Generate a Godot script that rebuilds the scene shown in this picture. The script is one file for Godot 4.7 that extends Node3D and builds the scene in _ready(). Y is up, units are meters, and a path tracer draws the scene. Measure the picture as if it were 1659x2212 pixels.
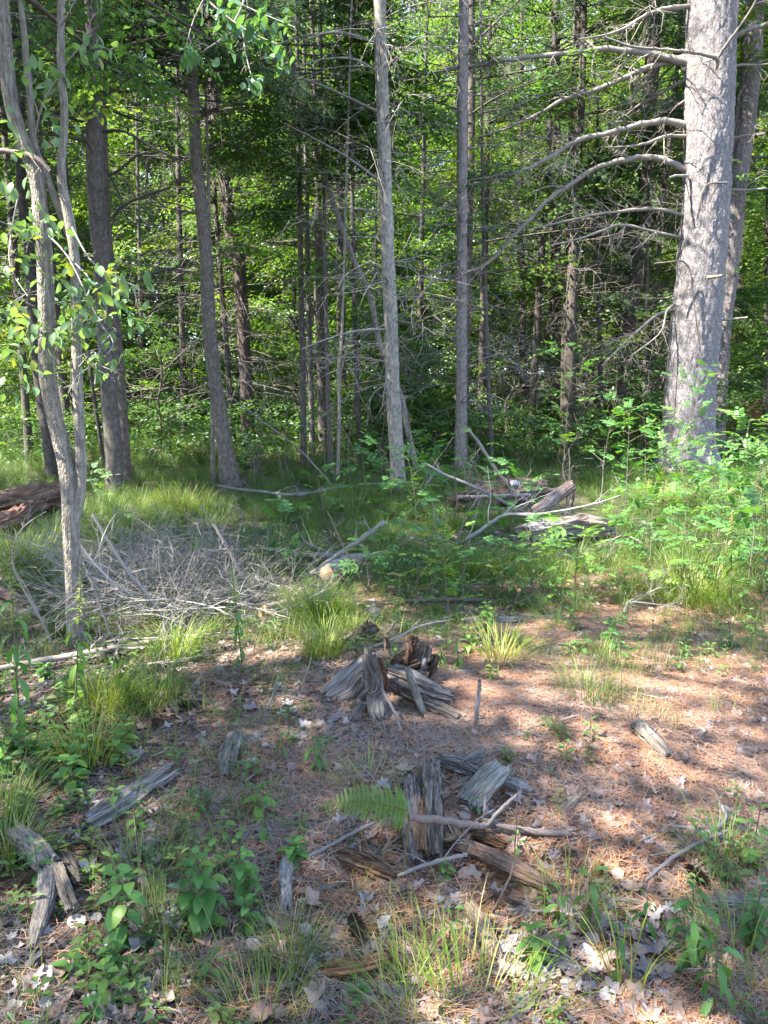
extends Node3D

const F := 1661.0              # focal length in the units of the layout notes (1659 x 2212)
const PITCH := 9.5
const EYE := Vector3(0.0, 1.6, 0.0)

var R := RandomNumberGenerator.new()
var nz := FastNoiseLite.new()
var nf := FastNoiseLite.new()
var cam_basis := Basis()
var sun_dir := Vector3()
var M := {}
var S := {}

# ---------------------------------------------------------------- mesh builder
class MB:
	var v := PackedVector3Array()
	var n := PackedVector3Array()
	var c := PackedColorArray()
	var t := PackedVector2Array()
	var x := PackedInt32Array()

	func mesh() -> ArrayMesh:
		var a := []
		a.resize(Mesh.ARRAY_MAX)
		a[Mesh.ARRAY_VERTEX] = v
		a[Mesh.ARRAY_NORMAL] = n
		a[Mesh.ARRAY_COLOR] = c
		a[Mesh.ARRAY_TEX_UV] = t
		a[Mesh.ARRAY_INDEX] = x
		var m := ArrayMesh.new()
		m.add_surface_from_arrays(Mesh.PRIMITIVE_TRIANGLES, a)
		return m

	func vert(p: Vector3, nn: Vector3, col: Color, uv := Vector2.ZERO) -> int:
		v.append(p); n.append(nn); c.append(col); t.append(uv)
		return v.size() - 1

	func tri(a: Vector3, b: Vector3, d: Vector3, col: Color) -> void:
		var nn := (d - a).cross(b - a).normalized()
		var i := v.size()
		v.append(a); v.append(b); v.append(d)
		n.append(nn); n.append(nn); n.append(nn)
		c.append(col); c.append(col); c.append(col)
		t.append(Vector2(0, 0)); t.append(Vector2(1, 0)); t.append(Vector2(0, 1))
		x.append(i); x.append(i + 1); x.append(i + 2)

	func smooth(v0: int, x0: int) -> void:
		for i in range(v0, v.size()):
			n[i] = Vector3.ZERO
		for k in range(x0, x.size(), 3):
			var a := x[k]; var b := x[k + 1]; var d := x[k + 2]
			var nn := (v[d] - v[a]).cross(v[b] - v[a])
			n[a] += nn; n[b] += nn; n[d] += nn
		for i in range(v0, v.size()):
			n[i] = n[i].normalized() if n[i].length_squared() > 1e-20 else Vector3.UP

	# a tapered tube along p with radii r
	func tube(p: PackedVector3Array, r: PackedFloat32Array, sides: int, col: Color, urep := 1.0, vs := 1.0) -> void:
		var k := p.size()
		var a := Vector3.ZERO
		var len := 0.0
		var i0 := v.size()
		for i in k:
			var tan := (p[mini(i + 1, k - 1)] - p[maxi(i - 1, 0)]).normalized()
			if i == 0:
				a = tan.cross(Vector3(0.31, 0.2, 0.93)).normalized()
				if absf(tan.z) > 0.9:
					a = tan.cross(Vector3.RIGHT).normalized()
			else:
				a = (a - tan * a.dot(tan)).normalized()
				len += p[i].distance_to(p[i - 1])
			var b := tan.cross(a)
			for j in sides + 1:
				var th := TAU * j / sides
				var o := a * cos(th) + b * sin(th)
				v.append(p[i] + o * r[i]); n.append(o); c.append(col); t.append(Vector2(urep * j / sides, len * vs))
		for i in k - 1:
			for j in sides:
				var q := i0 + i * (sides + 1) + j
				var w := q + sides + 1
				x.append(q); x.append(w); x.append(w + 1)
				x.append(q); x.append(w + 1); x.append(q + 1)

	# a thin leaf, four triangles folded on its midrib
	func leaf_small(o: Vector3, dir: Vector3, up: Vector3, l: float, w: float, col: Color) -> void:
		var s := dir.cross(up).normalized()
		var u := s.cross(dir).normalized()
		var mid := o + dir * l * 0.45
		var tip := o + dir * l - u * l * 0.12
		var a := mid + s * w * 0.5 + u * w * 0.12
		var b := mid - s * w * 0.5 + u * w * 0.12
		tri(o, a, tip, col)
		tri(o, tip, b, col)

	# a leaf with a curved midrib, k stations
	func leaf_big(o: Vector3, dir: Vector3, up: Vector3, l: float, w: float, curl: float, fold: float, col: Color, k := 5, belly := 0.75, wave := 0.0) -> void:
		var s := dir.cross(up).normalized()
		var u := s.cross(dir).normalized()
		var i0 := v.size()
		var x0 := x.size()
		var col2 := Color(col.r * 1.12, col.g * 1.08, col.b * 1.1)
		for i in k + 1:
			var f := float(i) / k
			var ang := curl * f
			var c0 := o + dir * l * (f if absf(curl) < 0.01 else sin(ang) / curl) - u * l * (0.0 if absf(curl) < 0.01 else (1.0 - cos(ang)) / curl)
			var hw := w * 0.5 * pow(sin(PI * pow(f, belly)), 0.8)
			var uu := (u * cos(ang) + dir * sin(ang))
			var wv := wave * w * sin(f * 19.0)
			vert(c0 + s * hw + uu * (hw * fold + wv), u, col2, Vector2(1, f))
			vert(c0, u, col, Vector2(0.5, f))
			vert(c0 - s * hw + uu * (hw * fold - wv), u, col2, Vector2(0, f))
		for i in k:
			var q := i0 + i * 3
			for e in 2:
				x.append(q + e); x.append(q + 3 + e); x.append(q + 4 + e)
				x.append(q + e); x.append(q + 4 + e); x.append(q + 1 + e)
		smooth(i0, x0)

	# a grass blade: strip of k segments that arches over
	func blade(o: Vector3, dir: Vector3, l: float, w: float, arch: float, col: Color, k := 4) -> void:
		var out := Vector3(dir.x, 0, dir.z)
		out = out.normalized() if out.length() > 0.01 else Vector3.RIGHT
		var s := out.cross(Vector3.UP).normalized()
		var el := asin(clampf(dir.y, -1, 1))
		var p := o
		var i0 := v.size()
		for i in k + 1:
			var f := float(i) / k
			var e := el - arch * f * f
			var d := out * cos(e) + Vector3.UP * sin(e)
			var nn := s.cross(d)
			var hw := w * 0.5 * (1.0 - f * f * 0.92)
			vert(p - s * hw, nn, col); vert(p + s * hw, nn, col)
			p += d * l / k
		for i in k:
			var q := i0 + i * 2
			x.append(q); x.append(q + 3); x.append(q + 1)
			x.append(q); x.append(q + 2); x.append(q + 3)


# ---------------------------------------------------------------- scene helpers
func thing(called: String, label: String, category: String, at := Vector3.ZERO, group := "") -> Node3D:
	var o := Node3D.new()
	o.name = called
	add_child(o, true)
	o.position = at
	o.set_meta("label", label)
	o.set_meta("category", category)
	if group:
		o.set_meta("group", group)
	return o

func part(parent: Node3D, called: String, m: Mesh, mat: Material, xf := Transform3D(), kind := "") -> MeshInstance3D:
	var o := MeshInstance3D.new()
	o.name = called
	o.mesh = m
	o.material_override = mat
	o.transform = xf
	parent.add_child(o, true)
	if kind:
		o.set_meta("kind", kind)
	return o

func single(called: String, label: String, category: String, m: Mesh, mat: Material, xf: Transform3D, group := "") -> MeshInstance3D:
	var o := part(self, called, m, mat, xf)
	o.set_meta("label", label)
	o.set_meta("category", category)
	if group:
		o.set_meta("group", group)
	return o

func many(parent: Node3D, called: String, m: Mesh, mat: Material, xfs: Array, cols: PackedColorArray, kind := "stuff") -> void:
	if xfs.is_empty():
		return
	var mm := MultiMesh.new()
	mm.transform_format = MultiMesh.TRANSFORM_3D
	mm.use_colors = true
	mm.mesh = m
	mm.instance_count = xfs.size()
	for i in xfs.size():
		mm.set_instance_transform(i, xfs[i])
		mm.set_instance_color(i, cols[i])
	var o := MultiMeshInstance3D.new()
	o.name = called
	o.multimesh = mm
	o.material_override = mat
	parent.add_child(o, true)
	if kind:
		o.set_meta("kind", kind)

# a bag of instances, split over the variants of a mesh
class Bag:
	var xf := []
	var col := []
	func _init(k: int) -> void:
		for i in k:
			xf.append([])
			col.append(PackedColorArray())
	func add(i: int, t: Transform3D, c: Color) -> void:
		xf[i].append(t)
		col[i].append(c)

func pour(parent: Node3D, called: String, meshes: Array, mat: Material, b: Bag) -> void:
	for i in meshes.size():
		many(parent, called, meshes[i], mat, b.xf[i], b.col[i])

func gh(x: float, z: float) -> float:
	var h := 0.2 * exp(-pow((x - 0.2) / 1.9, 2) - pow((z + 3.75) / 1.1, 2))
	h += 0.055 * nz.get_noise_2d(x, z) + 0.02 * nz.get_noise_2d(x * 5.0 + 30.0, z * 5.0)
	if z < -18.0:
		h += (-z - 18.0) * 0.012
	return h

func gp(x: float, z: float, lift := 0.0) -> Vector3:
	return Vector3(x, gh(x, z) + lift, z)

func gn(x: float, z: float) -> Vector3:
	var e := 0.06
	return Vector3(gh(x - e, z) - gh(x + e, z), 2.0 * e, gh(x, z - e) - gh(x, z + e)).normalized()

func ray(u: float, w: float) -> Vector3:
	return cam_basis * Vector3((u - 829.5) / F, -(w - 1106.0) / F, -1.0)

# the ground point that the layout note (u, w) names
func px(u: float, w: float, lift := 0.0) -> Vector3:
	var d := ray(u, w)
	var t := 1.0
	while t < 80.0 and (EYE + d * t).y > gh((EYE + d * t).x, (EYE + d * t).z) + lift:
		t += 0.1 + t * 0.01
	var lo := t - 0.1 - t * 0.012
	for i in 14:
		var m := (lo + t) * 0.5
		var p := EYE + d * m
		if p.y > gh(p.x, p.z) + lift:
			lo = m
		else:
			t = m
	return EYE + d * t

func at(u: float, w: float, depth: float) -> Vector3:
	var d := ray(u, w)
	return EYE + d * (depth / -d.z)

func proj(p: Vector3) -> Vector2:
	var q := cam_basis.inverse() * (p - EYE)
	if q.z > -0.05:
		return Vector2(-9999, 9999)
	return Vector2(829.5 + F * q.x / -q.z, 1106.0 - F * q.y / -q.z)

func spline(p: Array, k: int) -> PackedVector3Array:
	var out := PackedVector3Array()
	var n := p.size()
	for i in k:
		var f := float(i) / (k - 1) * (n - 1)
		var j := mini(int(f), n - 2)
		var a: Vector3 = p[maxi(j - 1, 0)]
		var b: Vector3 = p[j]
		var c: Vector3 = p[j + 1]
		var d: Vector3 = p[mini(j + 2, n - 1)]
		out.append(b.cubic_interpolate(c, a, d, f - j))
	return out

func ramp(p: Array, k: int) -> PackedFloat32Array:
	var out := PackedFloat32Array()
	var n := p.size()
	for i in k:
		var f := float(i) / (k - 1) * (n - 1)
		var j := mini(int(f), n - 2)
		out.append(lerpf(p[j], p[j + 1], f - j))
	return out

func taper(a: float, b: float, k: int, e := 1.0) -> PackedFloat32Array:
	var out := PackedFloat32Array()
	for i in k:
		out.append(lerpf(a, b, pow(float(i) / (k - 1), e)))
	return out

func rr(a: float, b: float) -> float:
	return R.randf_range(a, b)

func rdir() -> Vector3:
	return Vector3(R.randfn(), R.randfn(), R.randfn()).normalized()

func tint(c: Color, k: float) -> Color:
	var f := 1.0 + rr(-k, k)
	return Color(c.r * f * (1.0 + rr(-k, k) * 0.4), c.g * f, c.b * f * (1.0 + rr(-k, k) * 0.4))

func frame(o: Vector3, fwd: Vector3, up: Vector3, s := 1.0) -> Transform3D:
	# local -z runs along fwd, local y along up
	var z := -fwd.normalized()
	var x := up.cross(z)
	x = x.normalized() if x.length() > 0.001 else Vector3.RIGHT
	var y := z.cross(x)
	return Transform3D(Basis(x * s, y * s, z * s), o)

# ---------------------------------------------------------------- materials
func noise_tex(kind: int, freq: float, ramp_cols: Array, size := 512, oct := 4, sd := 1, ret := 0, wide := 1) -> NoiseTexture2D:
	var f := FastNoiseLite.new()
	f.seed = sd
	f.noise_type = kind
	f.frequency = freq
	f.fractal_octaves = oct
	f.cellular_return_type = ret
	var t := NoiseTexture2D.new()
	t.width = size * wide
	t.height = size
	t.seamless = true
	t.seamless_blend_skirt = 0.2
	t.noise = f
	var g := Gradient.new()
	g.offsets = PackedFloat32Array([0.0, 1.0])
	g.colors = PackedColorArray([ramp_cols[0], ramp_cols[ramp_cols.size() - 1]])
	for i in range(1, ramp_cols.size() - 1):
		g.add_point(float(i) / (ramp_cols.size() - 1), ramp_cols[i])
	t.color_ramp = g
	return t

func grey(a: float, b: float, c := -1.0) -> Array:
	return [Color(a, a, a), Color(b, b, b)] if c < 0.0 else [Color(a, a, a), Color(b, b, b), Color(c, c, c)]

func mat(rough: float, albedo: Texture2D = null, bump: Texture2D = null, bump_cm := 1.0, uvs := Vector3.ONE) -> StandardMaterial3D:
	var m := StandardMaterial3D.new()
	m.vertex_color_use_as_albedo = true
	m.roughness = rough
	m.metallic_specular = 0.4
	m.albedo_texture = albedo
	if bump:
		m.heightmap_enabled = true
		m.heightmap_texture = bump
		m.heightmap_scale = bump_cm
	m.uv1_scale = uvs
	return m

func leafy(rough: float, back: Color) -> StandardMaterial3D:
	var m := mat(rough)
	m.cull_mode = BaseMaterial3D.CULL_DISABLED
	m.backlight_enabled = true
	m.backlight = back
	return m

func make_materials() -> void:
	var simplex := FastNoiseLite.TYPE_SIMPLEX_SMOOTH
	var cell := FastNoiseLite.TYPE_CELLULAR
	var fine := noise_tex(simplex, 0.03, grey(0.45, 1.0), 512, 5, 3)
	var blot := noise_tex(simplex, 0.012, [Color(0.62, 0.6, 0.58), Color(0.85, 0.83, 0.8), Color(1, 1, 0.98)], 512, 5, 5)
	var plates := noise_tex(cell, 0.035, grey(0.0, 0.75, 1.0), 512, 2, 7, FastNoiseLite.RETURN_DISTANCE2_SUB)
	var clods := noise_tex(simplex, 0.02, grey(0.0, 1.0), 1024, 6, 9)
	var soil := noise_tex(simplex, 0.035, [Color(0.5, 0.47, 0.45), Color(0.8, 0.77, 0.74), Color(1, 0.98, 0.95)], 1024, 6, 11)
	var scales := furrows(false)
	var scale_tone := furrows(true)
	M.bark_pine = mat(0.9, scale_tone, scales, 1.5, Vector3(1, 1, 1))
	M.bark_grey = mat(0.85, blot, fine, 0.35, Vector3(1, 0.7, 1))
	M.bark_flaky = mat(0.9, blot, plates, 0.9, Vector3(1.5, 0.6, 1))
	M.bark_far = mat(0.9, blot)
	M.twig = mat(0.85, fine, null, 1.0, Vector3(1, 3, 1))
	M.wood = mat(0.9, noise_tex(simplex, 0.02, [Color(0.5, 0.48, 0.46), Color(0.85, 0.83, 0.8), Color(1, 1, 1)], 512, 5, 21), noise_tex(simplex, 0.022, grey(0.0, 1.0), 512, 4, 22), 0.9, Vector3(4, 0.5, 1))
	M.cut = mat(0.8, fine)
	M.soil = mat(0.95, soil, clods, 2.2, Vector3(1, 1, 1))
	M.leaf = leafy(0.42, Color(1.0, 1.0, 0.6))
	M.needle = leafy(0.5, Color(0.6, 0.62, 0.45))
	M.grass = leafy(0.45, Color(0.85, 0.9, 0.5))
	M.dead = leafy(0.75, Color(0.35, 0.3, 0.25))
	M.duff = mat(0.7)
	M.stone = mat(0.8, fine, clods, 0.5)

# pine bark: long uneven plates with irregular furrows between them, repeating every 0.4 m round and 0.9 m up the stem
func furrows(tone: bool) -> ImageTexture:
	var cellular := FastNoiseLite.new()
	cellular.noise_type = FastNoiseLite.TYPE_CELLULAR
	cellular.seed = 17
	cellular.frequency = 1.0
	cellular.cellular_return_type = FastNoiseLite.RETURN_DISTANCE2_SUB
	cellular.fractal_type = FastNoiseLite.FRACTAL_NONE
	var w := 256
	var h := 512
	var im := Image.create(w, h, false, Image.FORMAT_RGB8)
	for y in h:
		var v := float(y) / h
		for x in w:
			var th := TAU * x / w
			# wrapped on a torus so that it tiles
			var qx := cos(th) * 1.05
			var qy := sin(th) * 1.05
			var ph := TAU * v
			var wob := nf.get_noise_3d(qx * 1.5, qy * 1.5 + cos(ph) * 1.6, sin(ph) * 1.6)
			var fine := nf.get_noise_3d(qx * 6.0 + 11.0, qy * 6.0 + cos(ph) * 7.0, sin(ph) * 7.0)
			var cv := cellular.get_noise_3d(qx + wob * 0.5, qy + cos(ph) * 0.5 + wob * 0.5, sin(ph) * 0.5 + fine * 0.15)
			var k := clampf((cv + 0.97) * 3.2, 0, 1)
			if tone:
				var g := clampf(0.82 + 0.3 * fine + 0.22 * wob, 0, 1)
				var c := Color(g, g * 0.985, g * 0.975).lerp(Color(0.5, 0.46, 0.45), (1.0 - k) * 0.5)
				im.set_pixel(x, y, c)
			else:
				var g := clampf(k * 0.75 + 0.18 * fine + 0.12 * wob + 0.1, 0, 1)
				im.set_pixel(x, y, Color(g, g, g))
	return ImageTexture.create_from_image(im)

# ---------------------------------------------------------------- shared small shapes
func make_shapes() -> void:
	R.seed = 101
	S.broad = []
	for q in 4:
		var m := MB.new()
		var p := PackedVector3Array()
		var bend := rr(-0.12, 0.12)
		for i in 5:
			p.append(Vector3(bend * i * i / 16.0, -0.02 * i * i / 4.0, -0.15 * i))
		m.tube(p, taper(0.004, 0.0015, 5), 3, Color(0.10, 0.08, 0.06))
		for i in 26:
			var f := (i + 0.5) / 26.0
			var o := Vector3(bend * f * f, -0.08 * f * f, -0.6 * f)
			var side := 1.0 if i % 2 == 0 else -1.0
			var sub := rr(0.0, 0.16) * (1.0 - f * 0.4)
			var d := Vector3(side * rr(0.5, 1.1), rr(-0.5, 0.15), -rr(0.2, 1.0)).normalized()
			m.leaf_small(o + Vector3(side * sub, rr(-0.04, 0.04), -sub * 0.5), d, Vector3(rr(-0.5, 0.5), 1, rr(-0.5, 0.5)).normalized(), rr(0.07, 0.115), rr(0.042, 0.065), tint(Color(1, 1, 1), 0.22))
		S.broad.append(m.mesh())
	S.pine = []
	for q in 3:
		var m := MB.new()
		var p := PackedVector3Array()
		for i in 4:
			p.append(Vector3(rr(-0.015, 0.015), -0.012 * i, -0.17 * i))
		m.tube(p, taper(0.006, 0.002, 4), 3, Color(0.12, 0.09, 0.07))
		for i in 20:
			var f := rr(0.25, 1.0)
			var side := rr(-1, 1)
			var o := Vector3(side * 0.2 * (1.1 - f * 0.6), rr(-0.03, 0.05), -0.52 * f - absf(side) * 0.06)
			var ax := Vector3(side * 0.9, rr(-0.1, 0.5), -1.0).normalized()
			m.tri(o - Vector3(0.002, 0, 0), o + Vector3(0.002, 0, 0), Vector3(0, 0, -0.52 * f * 0.7), Color(0.12, 0.09, 0.07))
			for k in 11:
				var d := (ax + rdir() * 0.75).normalized()
				var s := d.cross(rdir()).normalized() * 0.0016
				m.tri(o - s, o + s, o + d * rr(0.07, 0.11) - Vector3(0, 0.006, 0), tint(Color(1, 1, 1), 0.25))
		S.pine.append(m.mesh())
	S.tussock = []
	for q in 5:
		var m := MB.new()
		for i in 85:
			var a := rr(0, TAU)
			var el := rr(0.7, 1.45)
			var d := Vector3(cos(a) * cos(el), sin(el), sin(a) * cos(el))
			var o := Vector3(cos(a), 0, sin(a)) * rr(0.0, 0.07)
			var dry := R.randf() < 0.1
			m.blade(o, d, rr(0.22, 0.5), rr(0.002, 0.0042), rr(0.8, 2.3), tint(Color(1.7, 1.15, 1.2) if dry else Color(1, 1, 1), 0.25), 5)
		S.tussock.append(m.mesh())
	S.turf = []
	for q in 3:
		var m := MB.new()
		for i in 26:
			var a := rr(0, TAU)
			var el := rr(0.8, 1.5)
			m.blade(Vector3(rr(-0.09, 0.09), 0, rr(-0.09, 0.09)), Vector3(cos(a) * cos(el), sin(el), sin(a) * cos(el)), rr(0.07, 0.2), rr(0.0018, 0.003), rr(0.3, 1.6), tint(Color(1, 1, 1), 0.3), 3)
		S.turf.append(m.mesh())
	# a scatter of fallen pine needles about a hand's breadth across, lying nearly flat
	S.needles = []
	for q in 5:
		var m := MB.new()
		for i in 46:
			var a := rr(0, TAU)
			var rad := 0.15 * sqrt(R.randf())
			var b := rr(0, TAU)
			var o := Vector3(cos(b) * rad, rr(0.001, 0.014), sin(b) * rad)
			var l := rr(0.035, 0.055)
			var d := Vector3(cos(a), rr(-0.1, 0.1), sin(a)) * l
			var bow := Vector3(-sin(a), rr(0, 0.4), cos(a)) * rr(-0.012, 0.012)
			var s := Vector3(-sin(a), 0, cos(a)) * 0.0008
			var col := tint(Color(1, 1, 1), 0.35)
			m.tri(o - d, o + bow + s, o + bow - s, col)
			m.tri(o + d, o + bow - s, o + bow + s, col)
		S.needles.append(m.mesh())
	S.litter = []
	for q in 6:
		S.litter.append(dead_leaf(q))
	S.chip = []
	for q in 4:
		var m := MB.new()
		wood_shape(m, [Vector3(-0.05, 0, 0), Vector3(rr(-0.01, 0.01), rr(0, 0.01), 0.004), Vector3(0.05, 0.003, rr(-0.01, 0.01))], [0.014, 0.026, 0.012], 0.35, 0.3, Color(1, 1, 1), Color(0.7, 0.66, 0.62), 7, 6, 40 + q)
		S.chip.append(m.mesh())
	S.sprig = []
	for q in 4:
		var m := MB.new()
		var hgt := rr(0.05, 0.1)
		for i in 9:
			var a := i * 2.4 + rr(-0.3, 0.3)
			var f := (i + 1) / 9.0
			var d := Vector3(cos(a), rr(-0.1, 0.5), sin(a)).normalized()
			m.leaf_small(Vector3(0, hgt * f, 0) + d * 0.006, d, Vector3.UP, rr(0.025, 0.048), rr(0.014, 0.024), tint(Color(1, 1, 1), 0.22))
		m.tube(PackedVector3Array([Vector3.ZERO, Vector3(0, hgt, 0)]), PackedFloat32Array([0.0015, 0.001]), 3, Color(0.8, 0.7, 0.6))
		S.sprig.append(m.mesh())
	S.pinnate = []
	for q in 4:
		S.pinnate.append(pinnate_leaf(q))
	S.leaf = {}
	S.leaf.ovate = [[], 0.6]
	for q in 3:
		var m := MB.new()
		m.leaf_big(Vector3.ZERO, Vector3(0, 0, -1), Vector3.UP, 1.0, 0.58, rr(0.5, 1.1), 0.18, Color(1, 1, 1), 7, 0.66, 0.03)
		S.leaf.ovate[0].append(m.mesh())
	S.leaf.lance = [[], 0.6]
	for q in 3:
		var m := MB.new()
		m.leaf_big(Vector3.ZERO, Vector3(0, 0, -1), Vector3.UP, 1.0, 0.27, rr(0.7, 1.6), 0.2, Color(1, 1, 1), 7, 0.95, 0.04)
		S.leaf.lance[0].append(m.mesh())
	S.leaf.cherry = [[], 0.6]
	for q in 3:
		var m := MB.new()
		m.leaf_big(Vector3.ZERO, Vector3(0, 0, -1), Vector3.UP, 1.0, 0.5, rr(0.1, 0.7), rr(0.1, 0.5), Color(1, 1, 1), 7, 1.0, 0.02)
		S.leaf.cherry[0].append(m.mesh())

func dead_leaf(q: int) -> ArrayMesh:
	# a dry lobed leaf about one unit long, crumpled: fan round its midpoint with two rings
	var m := MB.new()
	var lobes := 5 if q % 2 == 0 else 7
	var k := lobes * 4
	var x0 := m.x.size()
	var ph := rr(0, 6)
	var curl := rr(0.25, 0.8)
	m.vert(Vector3(0, 0, 0), Vector3.UP, Color(1, 1, 1), Vector2(0.5, 0.5))
	for ring in 2:
		for j in k:
			var a := TAU * j / k
			var w := absf(fmod(j * 1.0, 4.0) - 2.0) / 2.0
			var rad := 0.5 * (0.62 + 0.38 * (1.0 - w)) * (1.0 + 0.15 * sin(a * 3.0 + ph))
			if q >= 4:
				rad = 0.5 * (0.72 + 0.1 * (1.0 - w))
			rad *= (0.5 if ring == 0 else 1.0)
			var x := cos(a) * rad * 0.85
			var z := sin(a) * rad
			var y := curl * (x * x * 1.6 + 0.5 * z * z) + 0.09 * sin(a * 2.0 + ph) * rad * 2.0 + 0.05 * sin(a * 5.0 + ph * 2.0) * (0.3 if ring == 0 else 1.0)
			m.vert(Vector3(x, y, z), Vector3.UP, tint(Color(1, 1, 1), 0.1), Vector2(x, z))
	for j in k:
		var j2 := (j + 1) % k
		m.x.append_array(PackedInt32Array([0, 1 + j2, 1 + j]))
		m.x.append_array(PackedInt32Array([1 + j, 1 + j2, 1 + k + j2, 1 + j, 1 + k + j2, 1 + k + j]))
	# put the winding so that the front is above
	m.smooth(0, x0)
	if m.n[0].y < 0:
		for i in range(0, m.x.size(), 3):
			var s := m.x[i + 1]
			m.x[i + 1] = m.x[i + 2]
			m.x[i + 2] = s
		m.smooth(0, x0)
	return m.mesh()

func pinnate_leaf(q: int) -> ArrayMesh:
	var m := MB.new()
	var k := 4
	var p := PackedVector3Array()
	for i in 6:
		var f := i / 5.0
		p.append(Vector3(0.03 * sin(q * 2.0) * f, 0.03 * f - 0.09 * f * f, -0.24 * f))
	m.tube(p, taper(0.0016, 0.0008, 6), 3, Color(0.9, 0.95, 0.8))
	for i in k:
		var f := 0.32 + 0.6 * i / k
		var o := p[0].lerp(p[5], f)
		o.y = 0.03 * f - 0.09 * f * f
		for side in [-1.0, 1.0]:
			var d := Vector3(side * rr(0.8, 1.0), rr(-0.25, 0.1), -rr(0.4, 0.7)).normalized()
			m.leaf_big(o, d, Vector3(rr(-0.2, 0.2), 1, 0).normalized(), rr(0.06, 0.082), rr(0.026, 0.034), 0.4, 0.15, tint(Color(1, 1, 1), 0.14), 4, 0.85)
	m.leaf_big(p[5], Vector3(0, -0.25, -1).normalized(), Vector3.UP, 0.08, 0.035, 0.4, 0.15, Color(1, 1, 1), 4, 0.85)
	return m.mesh()

# weathered wood: an uneven ring swept along p, ridged along its grain, with ragged ends
func wood_shape(m: MB, p: Array, w: Array, flat: float, ragged: float, c1: Color, c2: Color, sides := 20, rings := 22, sd := 1, ridge := 0.16, top := Vector3.UP) -> void:
	var pts := spline(p, rings)
	var rad := ramp(w, rings)
	var i0 := m.v.size()
	var x0 := m.x.size()
	var wmax := 0.0
	for r in rad:
		wmax = maxf(wmax, r)
	var len := 0.0
	for i in rings:
		var tan := (pts[mini(i + 1, rings - 1)] - pts[maxi(i - 1, 0)]).normalized()
		var a := tan.cross(top)
		a = a.normalized() if a.length() > 0.05 else tan.cross(Vector3(0, 0, 1)).normalized()
		var b := a.cross(tan)
		if i > 0:
			len += pts[i].distance_to(pts[i - 1])
		var f := float(i) / (rings - 1)
		for j in sides + 1:
			var th := TAU * (j % sides) / sides
			var cx := cos(th)
			var cy := sin(th)
			var g := nf.get_noise_3d(cx * 2.2 + sd * 7.1, cy * 2.2, len * 1.1 / maxf(wmax, 0.02) * 0.25)
			var g2 := nf.get_noise_3d(cx * 7.0 + sd * 3.3, cy * 7.0, len * 2.5)
			var r := rad[i] * 0.48 * (1.0 + ridge * 1.9 * g + ridge * 1.2 * g2)
			var e := 0.0
			if f < 0.12:
				e = (0.12 - f) / 0.12 * ragged * clampf(0.5 + 1.1 * nf.get_noise_3d(cx * 4.0, cy * 4.0, sd * 5.0), 0, 1.2)
			elif f > 0.88:
				e = -(f - 0.88) / 0.12 * ragged * clampf(0.5 + 1.1 * nf.get_noise_3d(cx * 4.0 + 40.0, cy * 4.0, sd * 5.0), 0, 1.2)
			# drying cracks run along the grain
			var g3 := nf.get_noise_3d(cx * 5.5 + 20.0, cy * 5.5 + sd, len * 0.9 / maxf(wmax, 0.03) * 0.2)
			var crack := clampf((absf(g3) * -9.0 + 1.0), 0, 1)
			var g4 := nf.get_noise_3d(cx * 11.0 + 60.0, cy * 11.0 + sd, len * 1.6)
			r *= 1.0 - ridge * 0.9 * crack + ridge * 0.6 * g4
			var pos := pts[i] + (a * cx + b * cy * flat) * r + tan * e * wmax * 1.7
			var k := clampf(0.45 + 0.9 * g + 0.9 * g4 + 0.7 * nf.get_noise_3d(cx * 4.0, cy * 4.0, len * 3.0 + sd), 0, 1)
			var cc := c1.lerp(c2, k)
			m.vert(pos, Vector3.UP, cc.lerp(Color(c2.r * 0.55, c2.g * 0.5, c2.b * 0.48), crack * 0.7), Vector2(float(j) / sides, len / maxf(wmax, 0.03) * 0.3))
	for i in rings - 1:
		for j in sides:
			var q := i0 + i * (sides + 1) + j
			var z := q + sides + 1
			# a x b = -tan here, so the ring runs the other way round
			m.x.append_array(PackedInt32Array([q, z + 1, z, q, q + 1, z + 1]))
	for end in 2:
		var base := i0 if end == 0 else i0 + (rings - 1) * (sides + 1)
		var mid := Vector3.ZERO
		for j in sides:
			mid += m.v[base + j] / sides
		var ci := m.vert(mid + (pts[1] - pts[0] if end == 0 else pts[rings - 2] - pts[rings - 1]) * ragged * 0.5, Vector3.UP, c1.lerp(c2, 0.7), Vector2(0.5, 0))
		for j in sides:
			if end == 0:
				m.x.append_array(PackedInt32Array([ci, base + j + 1, base + j]))
			else:
				m.x.append_array(PackedInt32Array([ci, base + j, base + j + 1]))
	m.smooth(i0, x0)

# ---------------------------------------------------------------- trees
var plate := FastNoiseLite.new()
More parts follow.
